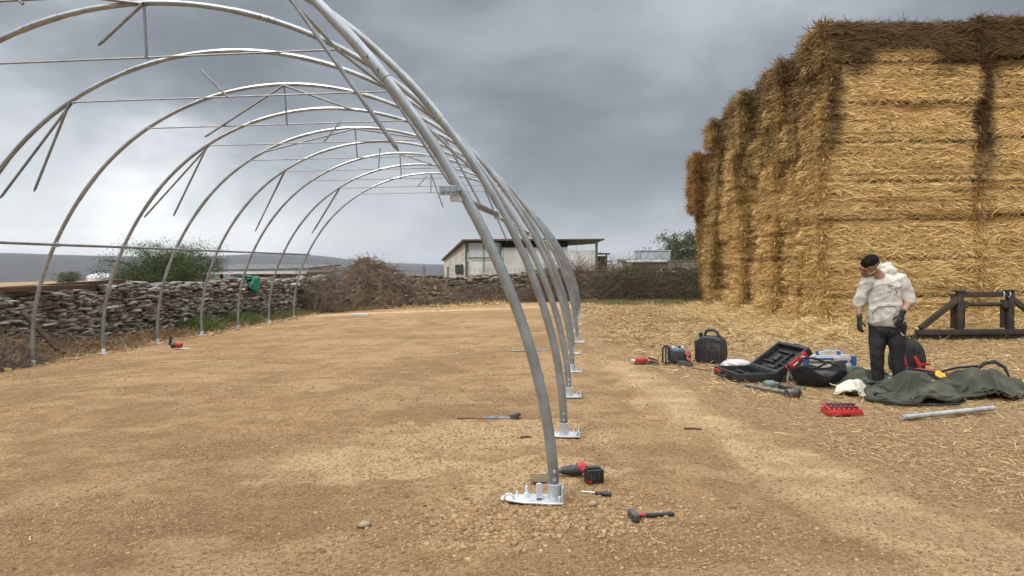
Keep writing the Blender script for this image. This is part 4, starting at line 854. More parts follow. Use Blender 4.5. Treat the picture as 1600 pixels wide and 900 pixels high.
# ---------------------------------------------------------------- steel implement frame
p=G(1432,532);im=thing('steel_implement_frame','heavy rusty dark steel implement frame lying before the bales at the right edge','implement frame',p,-YAW)
STL=mat('rusty_dark_steel',(.038,.037,.036),(.065,.05,.04),4,.6,.3,bump=.3,bscale=40,c3=(.15,.085,.05),s3=7,f3=.4,coord='Object')
L=2.74
for z,n_ in((.055,'base_beam'),(.165,'base_beam')):
    mb=MB();mb.box((L/2,.07 if z<.1 else 0,z),(L,.16,.10));mb.build(n_,STL,im,bevel=.008)
for s_ in(0,1):
    x=.86 if s_==0 else L-.86;sx=1 if s_==0 else -1
    mb=MB();mb.box((x,0,.60),(.11,.12,.78));mb.box((x+sx*.10,.06,.52),(.09,.05,.56));mb.box((x,0,.995),(.17,.16,.03));mb.build('upright',STL,im,bevel=.006)
    mb=MB();mb.box((x-sx*.06,.10,.58),(.06,.10,.7));mb.build('back_plate',STL,im,bevel=.006)
    a=Vector((.07 if s_==0 else L-.07,0,.24));b=Vector((x-sx*.03,0,.84));d=b-a;mb=MB();mb.box(tuple((a+b)/2),(d.length,.10,.10),rot=(0,-math.atan2(d.z,d.x),0));mb.build('brace',STL,im,bevel=.006)
    mb=MB();mb.lathe([(.02,-.035),(.075,-.03),(.075,.03),(.02,.035)],(x+sx*.10,.0-.02,.72),16,'y');mb.build('lug',STL,im,smooth=False)
mb=MB();mb.box((L/2,0,.92),(L-1.72+.0,.09,.11));mb.build('top_beam',STL,im,bevel=.006)
mb=MB();mb.tube([(.96,.02,.72),(L-.92,.02,.72)],.042,14);mb.build('cross_tube',STL,im,smooth=True)
mb=MB()
for x in(L-1.05,L-.93):mb.tube([(x,-.07,.86),(x+.02,-.09,.92),(x+.02,-.05,.98)],.01,5)
mb.build('chain_hook',ALU,im)
# ---------------------------------------------------------------- tools on the ground
RZ=-YAW
def V3(*a):return Vector(a)
# impact wrench by the first hoop
p=G(900,748);iw=thing('impact_wrench','red and black cordless impact wrench lying behind the foot of the nearest hoop','impact wrench',p,RZ+.15)
mb=MB();mb.tube([(-.10,.05,.052),(-.03,.045,.052),(.0,.045,.052),(.05,.045,.052)],[.026,.038,.040,.036],14);mb.build('gearbox',DGREY,iw,smooth=True)
mb=MB();mb.tube([(-.19,.05,.05),(-.15,.05,.05)],.011,8);mb.tube([(-.15,.05,.05),(-.10,.05,.052)],[.014,.022],10);mb.build('anvil',IRON,iw,smooth=True)
mb=MB();mb.tube([(.02,.05,.062),(.07,.05,.064),(.095,.05,.062)],[.038,.040,.030],14);mb.build('motor_housing',RED,iw,smooth=True)
mb=MB();mb.tube([(.045,.04,.055),(.075,-.03,.06),(.085,-.075,.055)],[.024,.022,.026],10);mb.build('handle',RED,iw,smooth=True)
bt=MB();bt.box((.105,-.115,.052),(.125,.085,.10),rot=(0,0,.12));bt.box((.105,-.105,.108),(.10,.05,.016),rot=(0,0,.12));bt=bt.build('battery',BLK,iw,bevel=.008)
mb=MB()
for k in range(4):mb.box((.075+.018*k,-.160,.06),(.010,.006,.05),rot=(0,0,.12))
mb.build('grille',DGREY,bt);mb=MB();mb.box((.062,-.14,.02),(.03,.05,.02));mb.build('latch',RED,bt,bevel=.003)
# screwdriver
def lying(px0,py0,px1,py1):
    a=G(px0,py0);b=G(px1,py1);d=b-a;return a,math.atan2(d.y,d.x),d.length
a,ang,L=lying(908,772,958,778);sc_=thing('screwdriver','black handled screwdriver lying between the nearest hoop foot and the hammer','screwdriver',a,ang)
mb=MB();mb.tube([(0,0,.02),(.10,0,.02)],.0045,6);mb.build('blade',ALU,sc_);mb=MB();mb.lathe([(.009,.10),(.016,.11),(.013,.125),(.017,.15),(.019,.18),(.014,.205),(.005,.212)],(0,0,.02),12,'x');mb.build('handle',BLK,sc_,smooth=True)
# club hammer
a,ang,L=lying(990,812,1050,808);hm=thing('club_hammer','short club hammer with grey head and black red handle lying nearest the camera','hammer',a,ang)
mb=MB();mb.box((0,0,.028),(.045,.115,.046));mb.box((0,.062,.028),(.038,.012,.040));mb.box((0,-.062,.028),(.038,.012,.040));mb.build('head',IRON,hm,bevel=.006)
mb=MB();mb.tube([(.02,0,.028),(.075,0,.024)],.012,10);mb.build('collar',RED,hm,smooth=True);mb=MB();mb.tube([(.075,0,.024),(.10,0,.022),(.20,0,.02),(.255,0,.02),(.262,0,.02)],[.012,.0145,.013,.015,.009],10);mb.build('grip',BLK,hm,smooth=True)
# ratchet wrench with pipe
a,ang,L=lying(715,656,812,655);wr=thing('long_wrench','long adjustable wrench with a rusty tube on its handle lying inside the frame','wrench',a,ang)
mb=MB();mb.tube([(0,0,.02),(.33,0,.022)],.017,8);mb.build('extension_tube',mat('rusty_tube',(.24,.12,.06),(.16,.09,.05),20,.8),wr,smooth=True)
mb=MB();mb.tube([(.28,0,.022),(.52,0,.024),(.56,0,.026)],[.024,.026,.030],10);mb.build('handle',mat('blue_grey_steel',(.16,.18,.20),(.10,.11,.125),20,.45,.5),wr,smooth=True)
mb=MB();mb.prism([(-.05,-.02),(.0,-.03),(.05,-.03),(.055,-.01),(.03,.0),(.055,.015),(.05,.035),(0,.032),(-.05,.015)],-.012,.012);mb.lathe([(.027,-.018),(.029,0),(.027,.018)],(0,0,0),14,'y');jw=mb.build('jaw',IRON,wr,bevel=.002,loc=(.60,0,.040),seg=1);jw.scale=(1.2,1.6,1.35)
# thin rod across, further in
a,ang,L=lying(797,550,860,547);mb=MB();mb.tube([(0,0,.02),(L,0,.02)],.012,6);tag(mb.build('steel_rod',STEEL,loc=a,rot=(0,0,ang)),'thin steel rod lying on the dirt behind the first hoops','rod')
a,ang,L=lying(551,494,577,493);mb=MB();mb.box((L/2,0,.05),(L,.16,.09));tag(mb.build('white_slab',CONC,loc=a,rot=(0,0,ang),bevel=.01),'small pale white slab lying on the dirt near the brush heap','slab')
# scrap of dark sheet behind the base plate
a=G(848,752);mb=MB();mb.box((0,0,.02),(.17,.13,.012),rot=(.16,.1,.25));tag(mb.build('scrap_board',mat('brown_board',(.13,.10,.04),(.08,.06,.025),9,.6),loc=a,bevel=.002,seg=1),'small dark olive scrap board with pale edges behind the nearest base plate','scrap')
TSTONE=mat('tan_stone',(.36,.27,.19),(.28,.21,.14),30,.9,bump=.4)
for k,(px,py,l,lab) in enumerate(((821,685,.10,'short dark split stick between the first and second hoop feet'),(1082,672,.16,'dark bent twig lying right of the second hoop foot'),(569,822,.0,''))):
    if not l:continue
    a=G(px,py);mb=MB();mb.tube([(-l/2,0,.012),(0,.01,.016),(l/2,-.01,.012)],.009,6);tag(mb.build('stick',WOODD,loc=a,rot=(0,0,RZ+.3-.5*k)),lab,'stick')
Vs,Fs=stones(np.array([[0,0,.014]]),np.array([.07]),.35,.2);tag(npmesh('stone',Vs,Fs,TSTONE,loc=G(569,822)),'flat pale stone alone on the open dirt in the left foreground','stone')
Vs,Fs=stones(np.array([[0,0,.02]]),np.array([.05]),.5,.2);tag(npmesh('stone',Vs,Fs,TSTONE,loc=G(927,791)),'rounded pale stone lying just below the screwdriver handle','stone')
# left drill
p=G(270,546);dr=thing('cordless_drill','dark red and grey cordless drill standing by the third left hoop foot','drill',p,RZ)
mb=MB();mb.tube([(-.02,0,.10),(.12,0,.10)],[.07,.06],10);mb.build('motor_housing',DGREY,dr,smooth=True);mb=MB();mb.tube([(.10,0,.10),(.2,0,.09)],[.075,.06],10);mb.build('battery',RED,dr,smooth=True)
mb=MB();mb.tube([(-.06,0,.1),(-.04,0,.30)],[.035,.03],8);mb.build('handle',BLK,dr,smooth=True);mb=MB();mb.tube([(.1,-.05,.03),(.42,-.1,.02)],.014,6);mb.build('drill_bit',ALU,dr)
# red battery case, black charger
p=G(1002,569);rb=thing('battery_case','small red tool battery lying at the left end of the tool row','tool battery',p,RZ)
mb=MB();mb.box((0,0,.05),(.19,.13,.085));mb.build('shell',RED,rb,bevel=.02);mb=MB();mb.box((0,0,.012),(.195,.135,.024));mb.build('base',BLK,rb,bevel=.005);mb=MB();mb.box((-.12,.03,.06),(.07,.05,.02));mb.build('tab',WHITEP,rb,bevel=.004)
p=G(1021,571);nh=thing('nail_gun','small black tool body between the red battery and the caged charger','tool',p,RZ)
mb=MB();mb.box((0,0,.035),(.17,.12,.07),taper=.8);mb.build('body',BLK,nh,bevel=.012);mb=MB();mb.box((-.01,0,.10),(.15,.05,.03),rot=(0,.32,0));mb.build('handle',DGREY,nh,bevel=.01);mb=MB();mb.box((.01,-.04,.075),(.11,.03,.014),rot=(0,.3,0));mb.build('stripe',mat('orange_rubber',(.55,.22,.08),(.45,.18,.06),10,.6),nh)
# caged charger
p=G(1057,570);cg=thing('caged_power_unit','black tubular caged power unit with blue grey top and red clip','power unit',p,RZ)
mb=MB()
for y in(-.1,.12):
    for x0,x1 in((-.19,-.14),):mb.tube([(x0,y,.02),(x0,y,.25),(x0+.03,y,.285),(x0+.07,y,.285)],.014,8)
    mb.tube([(-.14,y,.02),(-.14,y,.285)],.012,8);mb.tube([(.18,y,.02),(.18,y,.20)],.022,8);mb.tube([(-.19,y,.02),(.18,y,.02)],.013,8)
mb.tube([(-.12,-.1,.285),(-.12,.12,.285)],.012,8);mb.build('cage',BLK,cg,smooth=True)
mb=MB();mb.box((.02,.02,.14),(.28,.2,.17));mb.build('body',DGREY,cg,bevel=.02)
mb=MB();mb.box((.0,.02,.245),(.24,.17,.05),taper=.9);mb.build('cover',mat('blue_grey_plastic',(.16,.20,.26),(.11,.14,.19),12,.4),cg,bevel=.015)
for x in(-.05,.04,.09):
    mb=MB();mb.tube([(x,-.02,.26),(x,-.02,.30)],.02,8);mb.build('knob',BLK if x==.04 else WHITEP,cg,smooth=True)
mb=MB();mb.lathe([(.01,-.03),(.04,-.025),(.04,.02),(.01,.03)],(.15,-.1,.19),12,'y');mb.tube([(.12,-.15,.13),(.20,-.17,.07)],.02,8);mb.build('clip',mat('faded_red',(.50,.14,.11),(.38,.09,.07),10,.5),cg,smooth=True)
mb=MB();mb.box((.10,-.17,.045),(.26,.13,.07),rot=(0,.18,0),taper=.75);mb.build('foot_tray',DGREY,cg,bevel=.015)
# generator
p=G(1111,567);ge=thing('generator','black portable suitcase generator with carry handle and small yellow sticker','generator',p,RZ-.6);ge.scale=(.84,.95,1.05)
mb=MB();pr=[(-.25,.03),(-.26,.12),(-.26,.29),(-.22,.36),(-.12,.41),(.14,.41),(.22,.37),(.26,.29),(.27,.12),(.25,.03),(.2,.0),(-.2,.0)];mb.prism(pr,-.15,.15);mb.build('body',BLK,ge,bevel=.03,seg=3)
mb=MB();mb.tube([(-.12,0,.39),(-.10,0,.475),(-.05,0,.50),(.06,0,.50),(.12,0,.46),(.17,0,.39)],[.028,.024,.022,.022,.026,.032],10);mb.build('handle',BLK,ge,smooth=True)
mb=MB();mb.tube([(-.18,-.03,.38),(-.19,-.03,.455)],[.035,.04],12);mb.build('fuel_cap',BLK,ge,smooth=True)
gp=MB();gp.box((.10,-.153,.18),(.28,.02,.27));gp=gp.build('side_panel',DGREY,ge,bevel=.008)
mb=MB()
for k in range(6):mb.box((.10,-.166,.08+.022*k),(.22,.006,.010))
for k in range(3):mb.lathe([(.014,-.004),(.014,.004)],(.07+.03*k,-.167,.25),8,'y')
mb.build('louvres',BLK,gp)
mb=MB();mb.box((-.264,-.0,.20),(.012,.24,.28));ep=mb.build('end_panel',DGREY,ge,bevel=.006)
mb=MB();mb.box((-.273,.045,.26),(.004,.05,.05));mb.build('white_sticker',WHITEP,ep);mb=MB();mb.box((-.273,-.02,.255),(.004,.06,.055));mb.build('yellow_sticker',mat('lime_sticker',(.62,.66,.06),(.5,.55,.05),10,.5),ep)
mb=MB();mb.box((-.245,.02,.345),(.06,.15,.02),rot=(0,-.75,0));mb.build('badge',ALU,ge,bevel=.003)
# cable
pts=[G(*q)+V3(0,0,.012) for q in((1093,562),(1078,566),(1076,574),(1085,577),(1105,580),(1125,580))];mb=MB();mb.tube(pts,.007,6);cb=mb.build('power_cable',BLK,smooth=True);tag(cb,'thin black cable looping on the straw in front of the generator','cable')
# open tool case
A=G(1171,583);B=G(1222,600);d=B-A;ang=math.atan2(d.y,d.x);Lh=.80
tcx=thing('tool_case','large black plastic tool case lying open with red latches beside the black bag','tool case',(A+B)/2,ang)
Wc=.56
mb=MB();mb.box((0,-Wc/2,.02),(Lh,Wc,.035))
for x in(-Lh/2+.02,Lh/2-.02):mb.box((x,-Wc/2,.07),(.045,Wc,.12))
for y in(-.03,-Wc+.02):mb.box((0,y,.07),(Lh-.05,.045,.115))
for x,y,a_,b2 in((-.2,-.28,.22,.02),(.1,-.2,.02,.25),(.22,-.36,.25,.02),(-.1,-.4,.02,.2),(.0,-.3,.5,.018)):mb.box((x,y,.065),(a_,b2,.07))
ba=mb.build('base_tray',BLK,tcx,bevel=.012)
mb=MB();mb.box((-.25,-Wc-.012,.085),(.20,.035,.05));mb.build('latch',RED,ba,bevel=.008)
mb=MB();mb.tube([(-.1,-Wc-.02,.1),(-.1,-Wc-.06,.05),(.1,-Wc-.06,.05),(.1,-Wc-.02,.1)],.014,6);mb.build('handle',BLK,ba,smooth=True)
til=Matrix.Rotation(R_(36),4,'X')
mb=MB();mb.box((0,Wc/2,.0),(Lh,Wc,.03),M=til)
for x in(-Lh/2+.02,Lh/2-.02):mb.box((x,Wc/2,.045),(.045,Wc,.10),M=til)
for y in(.03,Wc-.02):mb.box((0,y,.045),(Lh-.05,.045,.098),M=til)
for x,y,a_,b2 in((-.18,.2,.3,.02),(.12,.3,.02,.3),(.2,.2,.25,.02),(-.05,.42,.4,.02),(.02,.12,.2,.05),(-.1,.3,.12,.12)):mb.box((x,y,.035),(a_,b2,.045),M=til)
for q in range(9):mb.lathe([(.018,0),(.018,.02)],tuple(til@V3(-.32+.08*q,.12+.07*(q%4),.03)),8)
ld=mb.build('lid',BLK,tcx,bevel=.012,loc=(0,.01,.06))
for x in(Lh/2+.012,-Lh/2-.012):
    mb=MB();mb.box((x,Wc*.55,.04),(.03,.34,.095),M=til);lt=mb.build('latch',RED,ld,bevel=.01)
    mb=MB();mb.lathe([(.03,-.004),(.03,.004)],tuple(til@V3(x+math.copysign(.017,x),Wc*.72,.04)),12,'x');mb.box((x+math.copysign(.016,x),Wc*.5,.04),(.004,.08,.018),M=til);mb.build('badge',WHITEP,lt)
mb=MB();mb.tube([tuple(til@V3(-.08,Wc+.0,.04)),tuple(til@V3(-.06,Wc+.04,.05)),tuple(til@V3(.1,Wc+.04,.05)),tuple(til@V3(.12,Wc,.04))],.014,6);mb.build('handle',BLK,ld,smooth=True)
# crumpled clear bag by the case
def blobmesh(name,mt,rx,ry,rz_,seed,amp=.35,parent=None,loc=None,lab=None,cat=None,sub=4,fr=3.,rot=None):
    bm=bmesh.new();bmesh.ops.create_icosphere(bm,subdivisions=sub,radius=1);V=np.array([v.co[:] for v in bm.verts])
    n=1+amp*(np.abs(fbm(V[:,0]*fr+seed,V[:,1]*fr,V[:,2]*fr,seed,4)-.5)*-2+.35);V=V*n[:,None]*[rx,ry,rz_];V[:,2]=np.maximum(V[:,2],-rz_*.55)+rz_*.55
    for v,c in zip(bm.verts,V):v.co=c
    me=bpy.data.meshes.new(name);bm.to_mesh(me);bm.free()
    for q in me.polygons:q.use_smooth=True
    me.materials.append(mt);o=bpy.data.objects.new(name,me);COL.objects.link(o)
    if parent is not None:o.parent=parent
    if loc is not None:o.location=loc
    if rot is not None:o.rotation_euler=rot
    if lab:tag(o,lab,cat)
    return o
blobmesh('plastic_bag',mat('cloudy_plastic',(.62,.58,.56),(.45,.42,.40),8,.3),.20,.12,.09,3,.7,loc=G(1150,577),lab='crumpled clear plastic bag just behind the open tool case',cat='plastic bag')
# folding aluminium work platform
A=G(1258,578);pl=thing('folded_platform','folded aluminium step platform with blue plastic corner caps behind the black bag','step platform',A+V3(.0,.05,0),RZ)
for z,h_ in((.055,.06),(.155,.05)):
    for y in(0,.28):
        mb=MB();mb.box((.38,y,z),(.74,.035,h_));mb.build('side_rail',ALU,pl,bevel=.006)
for x in(.03,.73):
    for y in(0,.28):
        mb=MB();mb.box((x,y,.11),(.075,.06,.17));mb.build('corner_cap',BLUE,pl,bevel=.01)
mb=MB();mb.box((.38,.14,.19),(.66,.24,.02));mb.build('tread',ALU,pl,bevel=.004)
mb=MB();mb.box((.28,-.021,.155),(.30,.004,.026));mb.build('blue_label',BLUE,pl)
mb=MB();mb.box((.35,.1,.245),(.22,.04,.03),rot=(0,-.12,.25));mb.box((.50,.16,.25),(.24,.04,.03),rot=(0,.1,-.2));mb.build('folded_strut',ALU,pl,bevel=.004)
for x in(.24,.56):
    mb=MB();mb.box((x,.1,.23),(.04,.05,.05));mb.build('hinge_clip',BLUE,pl,bevel=.006)
# sledgehammer
a,ang,L=lying(1165,605,1243,622);sg_=thing('sledgehammer','long grey handled sledgehammer lying in the straw before the open tool case','sledgehammer',a,ang)
mb=MB();mb.tube([(0,0,.03),(L-.12,0,.045)],[.022,.026],10);mb.build('handle',mat('worn_grey_handle',(.22,.20,.17),(.13,.12,.10),14,.8),sg_,smooth=True)
mb=MB();mb.lathe([(.045,-.10),(.055,-.085),(.05,0),(.055,.085),(.045,.10)],(L-.04,0,.055),14,'y');mb.build('head',IRON,sg_,smooth=True)
p=G(1205,607);bo=thing('green_flask','small grey green flask lying behind the sledgehammer','flask',p,RZ);mb=MB();mb.lathe([(.03,-.09),(.048,-.075),(.05,.02),(.03,.05),(.022,.085)],(0,0,.055),12,'x');mb.build('bottle',mat('grey_green_plastic',(.16,.21,.19),(.11,.15,.14),10,.4),bo,smooth=True);mb=MB();mb.lathe([(.024,.085),(.024,.11)],(0,0,.055),10,'x');mb.build('cap',BLK,bo)
p=G(1226,612);mb=MB();mb.box((0,0,.035),(.15,.09,.065));mb.box((-.05,0,.075),(.05,.06,.02));bb=thing('spare_battery','black and red battery between green flask and black bag','tool battery',p,RZ);mb.build('shell',BLK,bb,bevel=.01);mb=MB();mb.box((.055,-.046,.04),(.05,.006,.03));mb.build('stripe',RED,bb)
# open black bag
p=G(1277,603);bg_=thing('tool_bag','slumped open black canvas tool bag beside the crumpled white cloth','bag',p,RZ)
n=44;mv=26;U_,W_=np.meshgrid(np.linspace(0,2*math.pi,n,endpoint=False),np.linspace(0,1,mv))
prof_r=np.where(W_<.55,.62+.9*np.sin(np.clip(W_/.55,0,1)*1.55)*.42,1.0-(W_-.55)*.75);prof_z=np.where(W_<.55,W_/.55,1-(W_-.55)*1.5)
wr_=1+.10*(fbm(np.cos(U_)*2.5,np.sin(U_)*2.5,W_*3,3,4)-.5)*2;x=.37*prof_r*np.cos(U_)*wr_;y=.25*prof_r*np.sin(U_)*wr_;z=(.24+.05*np.sin(U_*2+1)+.04*np.sin(U_*5))*prof_z+.03*(fbm(x*9,y*9,None,4,3)-.5)
z=np.maximum(z,.012);I=np.arange(n*mv).reshape(mv,n);J2=np.roll(I,-1,1);Fc=np.stack([I[:-1],J2[:-1],J2[1:],I[1:]],-1).reshape(-1,4)
npmesh('shell',np.stack([x,y,z],-1).reshape(-1,3),Fc,BLKF,bg_,smooth=True)
for k in(-1,1):
    mb=MB();mb.tube([(-.2,k*.16,.24),(-.1,k*.22,.30+.03*k),(.05,k*.2,.33),(.2,k*.17,.27)],.014,6);mb.build('handle_strap',BLKF,bg_,smooth=True)
blobmesh('inner_pocket',mat('dark_grey_fabric',(.05,.05,.052),(.03,.03,.032),8,.8),.22,.12,.07,4,.5,parent=bg_,loc=(.05,0,.08))
mb=MB();mb.tube([(-.39,-.05,.2),(-.42,-.09,.08),(-.36,-.2,.02),(-.25,-.24,.02)],.014,6);mb.build('side_strap',mat('grey_webbing',(.16,.15,.14),(.1,.1,.09),8,.8),bg_,smooth=True)
# cloth heaps
def drape(fx,fy,h,seed,n=64,ex=1.45,steps=120,lumps=(),z0=.12,fa=.055,lump=.6):
    """a cloth sheet ex times larger than its footprint, pushed together until it buckles into folds, then settled over lumps"""
    rg=np.random.default_rng(seed);m=min(int(n*fy/fx)+8,n);u=np.linspace(-1,1,n);v=np.linspace(-1,1,m);A,B=np.meshgrid(u,v)
    Lx,Ly=fx*ex,fy*ex;rr=np.hypot(A,B);P=np.stack([A*Lx,B*Ly,z0+.09*(fbm(A*1.7+seed,B*1.7,None,seed,2)-.5)*2],-1)
    P[...,2]+=fa*np.sin((A*math.cos(seed)+B*math.sin(seed))*9+7*fbm(A*1.5,B*1.5,None,seed+4,2))+.6*fa*np.sin((B*math.cos(seed)-A*math.sin(seed))*8+7*fbm(A*1.8,B*1.8,None,seed+6,2));Q=P.copy()
    dx,dy=2*Lx/(n-1),2*Ly/(m-1);pairs=[(0,1,dx,.9),(1,0,dy,.9),(1,1,math.hypot(dx,dy),.4),(1,-1,math.hypot(dx,dy),.4),(0,2,2*dx,.22),(2,0,2*dy,.22)]
    for it in range(steps):
        sq=min(1,it/(steps*.6));gx=fx*(ex+(1-ex)*sq);gy=fy*(ex+(1-ex)*sq)
        V=(P-Q)*.80;Q=P.copy();P=P+V;P[...,2]-=.0016
        for sub in range(6):
            for di,dj,L0,k in pairs:
                if dj>=0:a=P[:m-di,:n-dj];b_=P[di:,dj:]
                else:a=P[:m-di,-dj:];b_=P[di:,:n+dj]
                d=b_-a;l=np.linalg.norm(d,axis=-1,keepdims=True)+1e-9;c=d*(k*.5*(l-L0)/l)
                if dj>=0:P[:m-di,:n-dj]+=c;P[di:,dj:]-=c
                else:P[:m-di,-dj:]+=c;P[di:,:n+dj]-=c
            er=np.hypot(P[...,0]/fx,P[...,1]/fy);H=lump*h*np.clip(1-er**2.2,0,1)**.8*(.35+1.1*ss(fbm(P[...,0]*2.1/fx+seed,P[...,1]*1.6/fy,None,seed+7,2),.3,.7))
            lowH=P[...,2]<H;P[...,2]=np.maximum(P[...,2],H);P[lowH,:2]=P[lowH,:2]*.7+Q[lowH,:2]*.3
            e_=np.hypot(P[...,0]/gx,P[...,1]/gy);ang=np.arctan2(P[...,1]/gy,P[...,0]/gx);lim=1+.09*np.sin(ang*3+seed)+.05*np.sin(ang*7+seed)
            f_=np.where(e_>lim,lim/np.maximum(e_,1e-6),1.)[...,None];P[...,:2]=P[...,:2]*f_
            low=P[...,2]<.012;P[...,2]=np.maximum(P[...,2],.012);P[low,:2]=P[low,:2]*.3+Q[low,:2]*.7 if sq>=1 else P[low,:2]
            P[...,2]=np.where(P[...,2]>h,h+(P[...,2]-h)*.7,P[...,2])
    I=np.arange(n*m).reshape(m,n);return P,np.stack([I[:-1,:-1],I[:-1,1:],I[1:,1:],I[1:,:-1]],-1).reshape(-1,4)
def heap(name,poly_r,h,seed,mt,label,cat,loc,rz,n=72,parent=None,ex=1.45,thick=.008,**k):
    P,Fm=drape(poly_r[0],poly_r[1],h,seed,n,ex,**k)
    o=npmesh(name,P.reshape(-1,3),Fm,mt,parent,smooth=True,loc=loc,rot=(0,0,rz));md=o.modifiers.new('thickness','SOLIDIFY');md.thickness=thick;sb=o.modifiers.new('smooth','SUBSURF');sb.levels=sb.render_levels=1
    if label:tag(o,label,cat)
    return o
OLV=mat('olive_canvas',(.040,.043,.028),(.062,.063,.044),3,.9,bump=.25,bscale=90,c3=(.13,.12,.09),s3=5,f3=.35)
TEAL=mat('dark_teal_cloth',(.075,.10,.095),(.055,.075,.07),4,.85,bump=.2,bscale=60)
WCL=mat('cream_cotton',(.62,.58,.50),(.50,.46,.39),4,.9,bump=.3,bscale=60)
heap('green_coat',(.53,.42),.38,3,OLV,None,None,None,0,parent=None,ex=1.8,fa=.065,n=84,thick=.005).name='outer_cloth'
co=thing('olive_coat','olive green canvas coat heaped on the straw, with a yellow buckle on it','coat',G(1422,624),RZ)
for o in bpy.data.objects:
    if o.name.startswith('outer_cloth'):o.parent=co
mb=MB();mb.lathe([(.02,-.012),(.048,-.01),(.048,.01),(.02,.012),(.018,0)],(0,0,0),10);mb.box((.045,0,0),(.05,.05,.02));mb.build('buckle',YEL,co,bevel=.003,loc=(.27,-.10,.30),rot=(.9,.2,0))
mb=MB();mb.tube([(-.50,-.36,.02),(-.3,-.43,.03),(0,-.44,.02),(.3,-.42,.03)],.012,6);mb.build('cord',BLKF,co,smooth=True)
for x,y,z in((-.32,-.15,.27),(.14,-.2,.24)):
    mb=MB();mb.lathe([(.001,0),(.012,.003),(.012,.009),(.001,.012)],(x,y,z),8);mb.build('snap_button',ALU,co)
c2=thing('olive_canvas_bag','olive green canvas sack with a black stiff opening, right end of the cloth pile','sack',G(1532,618),RZ)
heap('outer_cloth',(.56,.36),.31,11,OLV,None,None,None,0,parent=c2,ex=1.5,lump=.8,fa=.05,n=80,thick=.005)
mb=MB();mb.tube([(-.02,.10,.26),(.10,.08,.37),(.20,.05,.39),(.28,.0,.33),(.31,-.04,.22)],[.02,.04,.045,.04,.02],8,flat=.5);mb.build('stiff_rim',BLKF,c2,smooth=True)
mb=MB();mb.tube([(-.45,.16,.24),(-.2,.14,.31),(.05,.12,.33)],.014,6);mb.build('hem_cord',BLKF,c2,smooth=True)
heap('olive_trousers',(.50,.30),.26,23,OLV,'olive cloth bundle lying behind the white cloth at the standing man\'s feet','cloth',G(1358,604),RZ+.1,ex=1.5)
heap('teal_cloth',(.34,.16),.20,31,TEAL,'dark teal cloth behind the black tool bag at the back of the pile','cloth',G(1335,592),RZ)
heap('white_cloth',(.235,.19),.17,17,WCL,'crumpled cream white cotton cloth between the black bag and the olive coat','cloth',G(1337,617),RZ,n=56,ex=1.6,thick=.004,fa=.035,lump=.8)
mb=MB();mb.tube([(-.02,.0,.0),(-.10,.01,.06),(-.14,.0,.03),(-.10,-.1,.0),(.03,-.15,-.02)],.010,6,flat=.6);
o=mb.build('cloth_strap',WCL,smooth=True,loc=G(1318,606)+V3(-.08,0,.06));tag(o,'cream cloth strap trailing from the left of the white cloth','strap')
# red socket case
p=G(1321,650);rc=thing('socket_case','bright red socket case lying open in the straw below the white cloth','socket case',p,RZ-.05)
mb=MB();mb.box((0,.09,.03),(.36,.24,.055),taper=.94);bs=mb.build('base',RED,rc,bevel=.012);mb=MB();mb.box((0,.10,.075),(.33,.2,.02),rot=(.16,0,0));ins=mb.build('insert_tray',RED,rc,bevel=.005)
mb=MB()
for r_ in range(2):
    for k in range(6):mb.lathe([(.013+.002*r_,-.035),(.013+.002*r_,.03)],(-.13+.05*k,.04+.085*r_,.085+.014*r_),8,'y')
mb.build('sockets',IRON,rc,smooth=False);mb=MB();mb.box((0,-.035,.03),(.07,.015,.03));mb.build('latch',RED,rc,bevel=.004);mb=MB();mb.box((-.15,.0,.045),(.03,.03,.03));mb.box((.15,.0,.045),(.03,.03,.03));mb.build('hinge',RED,rc,bevel=.004)
# grey tube
a,ang,L=lying(1410,658,1552,645);mb=MB();mb.tube([(0,0,.035),(L,0,.05)],.026,14);mb.tube([(.015,0,.04),(.03,0,.04)],.029,14);tag(mb.build('grey_tube',mat('dusty_grey_tube',(.42,.43,.44),(.30,.30,.30),9,.55,.3,c3=(.5,.45,.36),s3=14,f3=.5),smooth=True,loc=a,rot=(0,0,ang)),'dusty grey steel tube lying in front of the olive canvas heap','tube')
# backpack
p=G(1417,581);bp=thing('backpack','black backpack with red straps standing behind the man','backpack',p,RZ)
bx_=blobmesh('body',BLKF,.25,.17,.27,5,.16,parent=bp,sub=4,fr=2.);bx_.scale=(1,1,1.15);bx_.location=(0,0,.0)
mb=MB();mb.tube([(-.15,-.12,.42),(-.17,-.19,.28),(-.13,-.2,.1),(-.06,-.19,.02)],[.03,.035,.03,.02],8,flat=.5);mb.build('shoulder_strap',RED,bp,smooth=True)
mb=MB();mb.tube([(.02,-.17,.25),(.06,-.2,.12),(.10,-.19,.02)],[.025,.03,.03],8,flat=.4);mb.box((.15,-.17,.13),(.14,.03,.035));mb.build('red_trim',RED,bp,bevel=.006)
mb=MB()
for k in range(5):mb.tube([(.02+.035*k,-.17+.01*k,.38-.02*k),(.05+.03*k,-.185+.012*k,.2)],.008,6)
mb.build('webbing',DGREY,bp,smooth=True);mb=MB();mb.tube([(-.05,0,.46),(-.03,-.02,.52),(.05,-.02,.52),(.07,0,.46)],.012,6);mb.build('haul_loop',BLKF,bp,smooth=True)
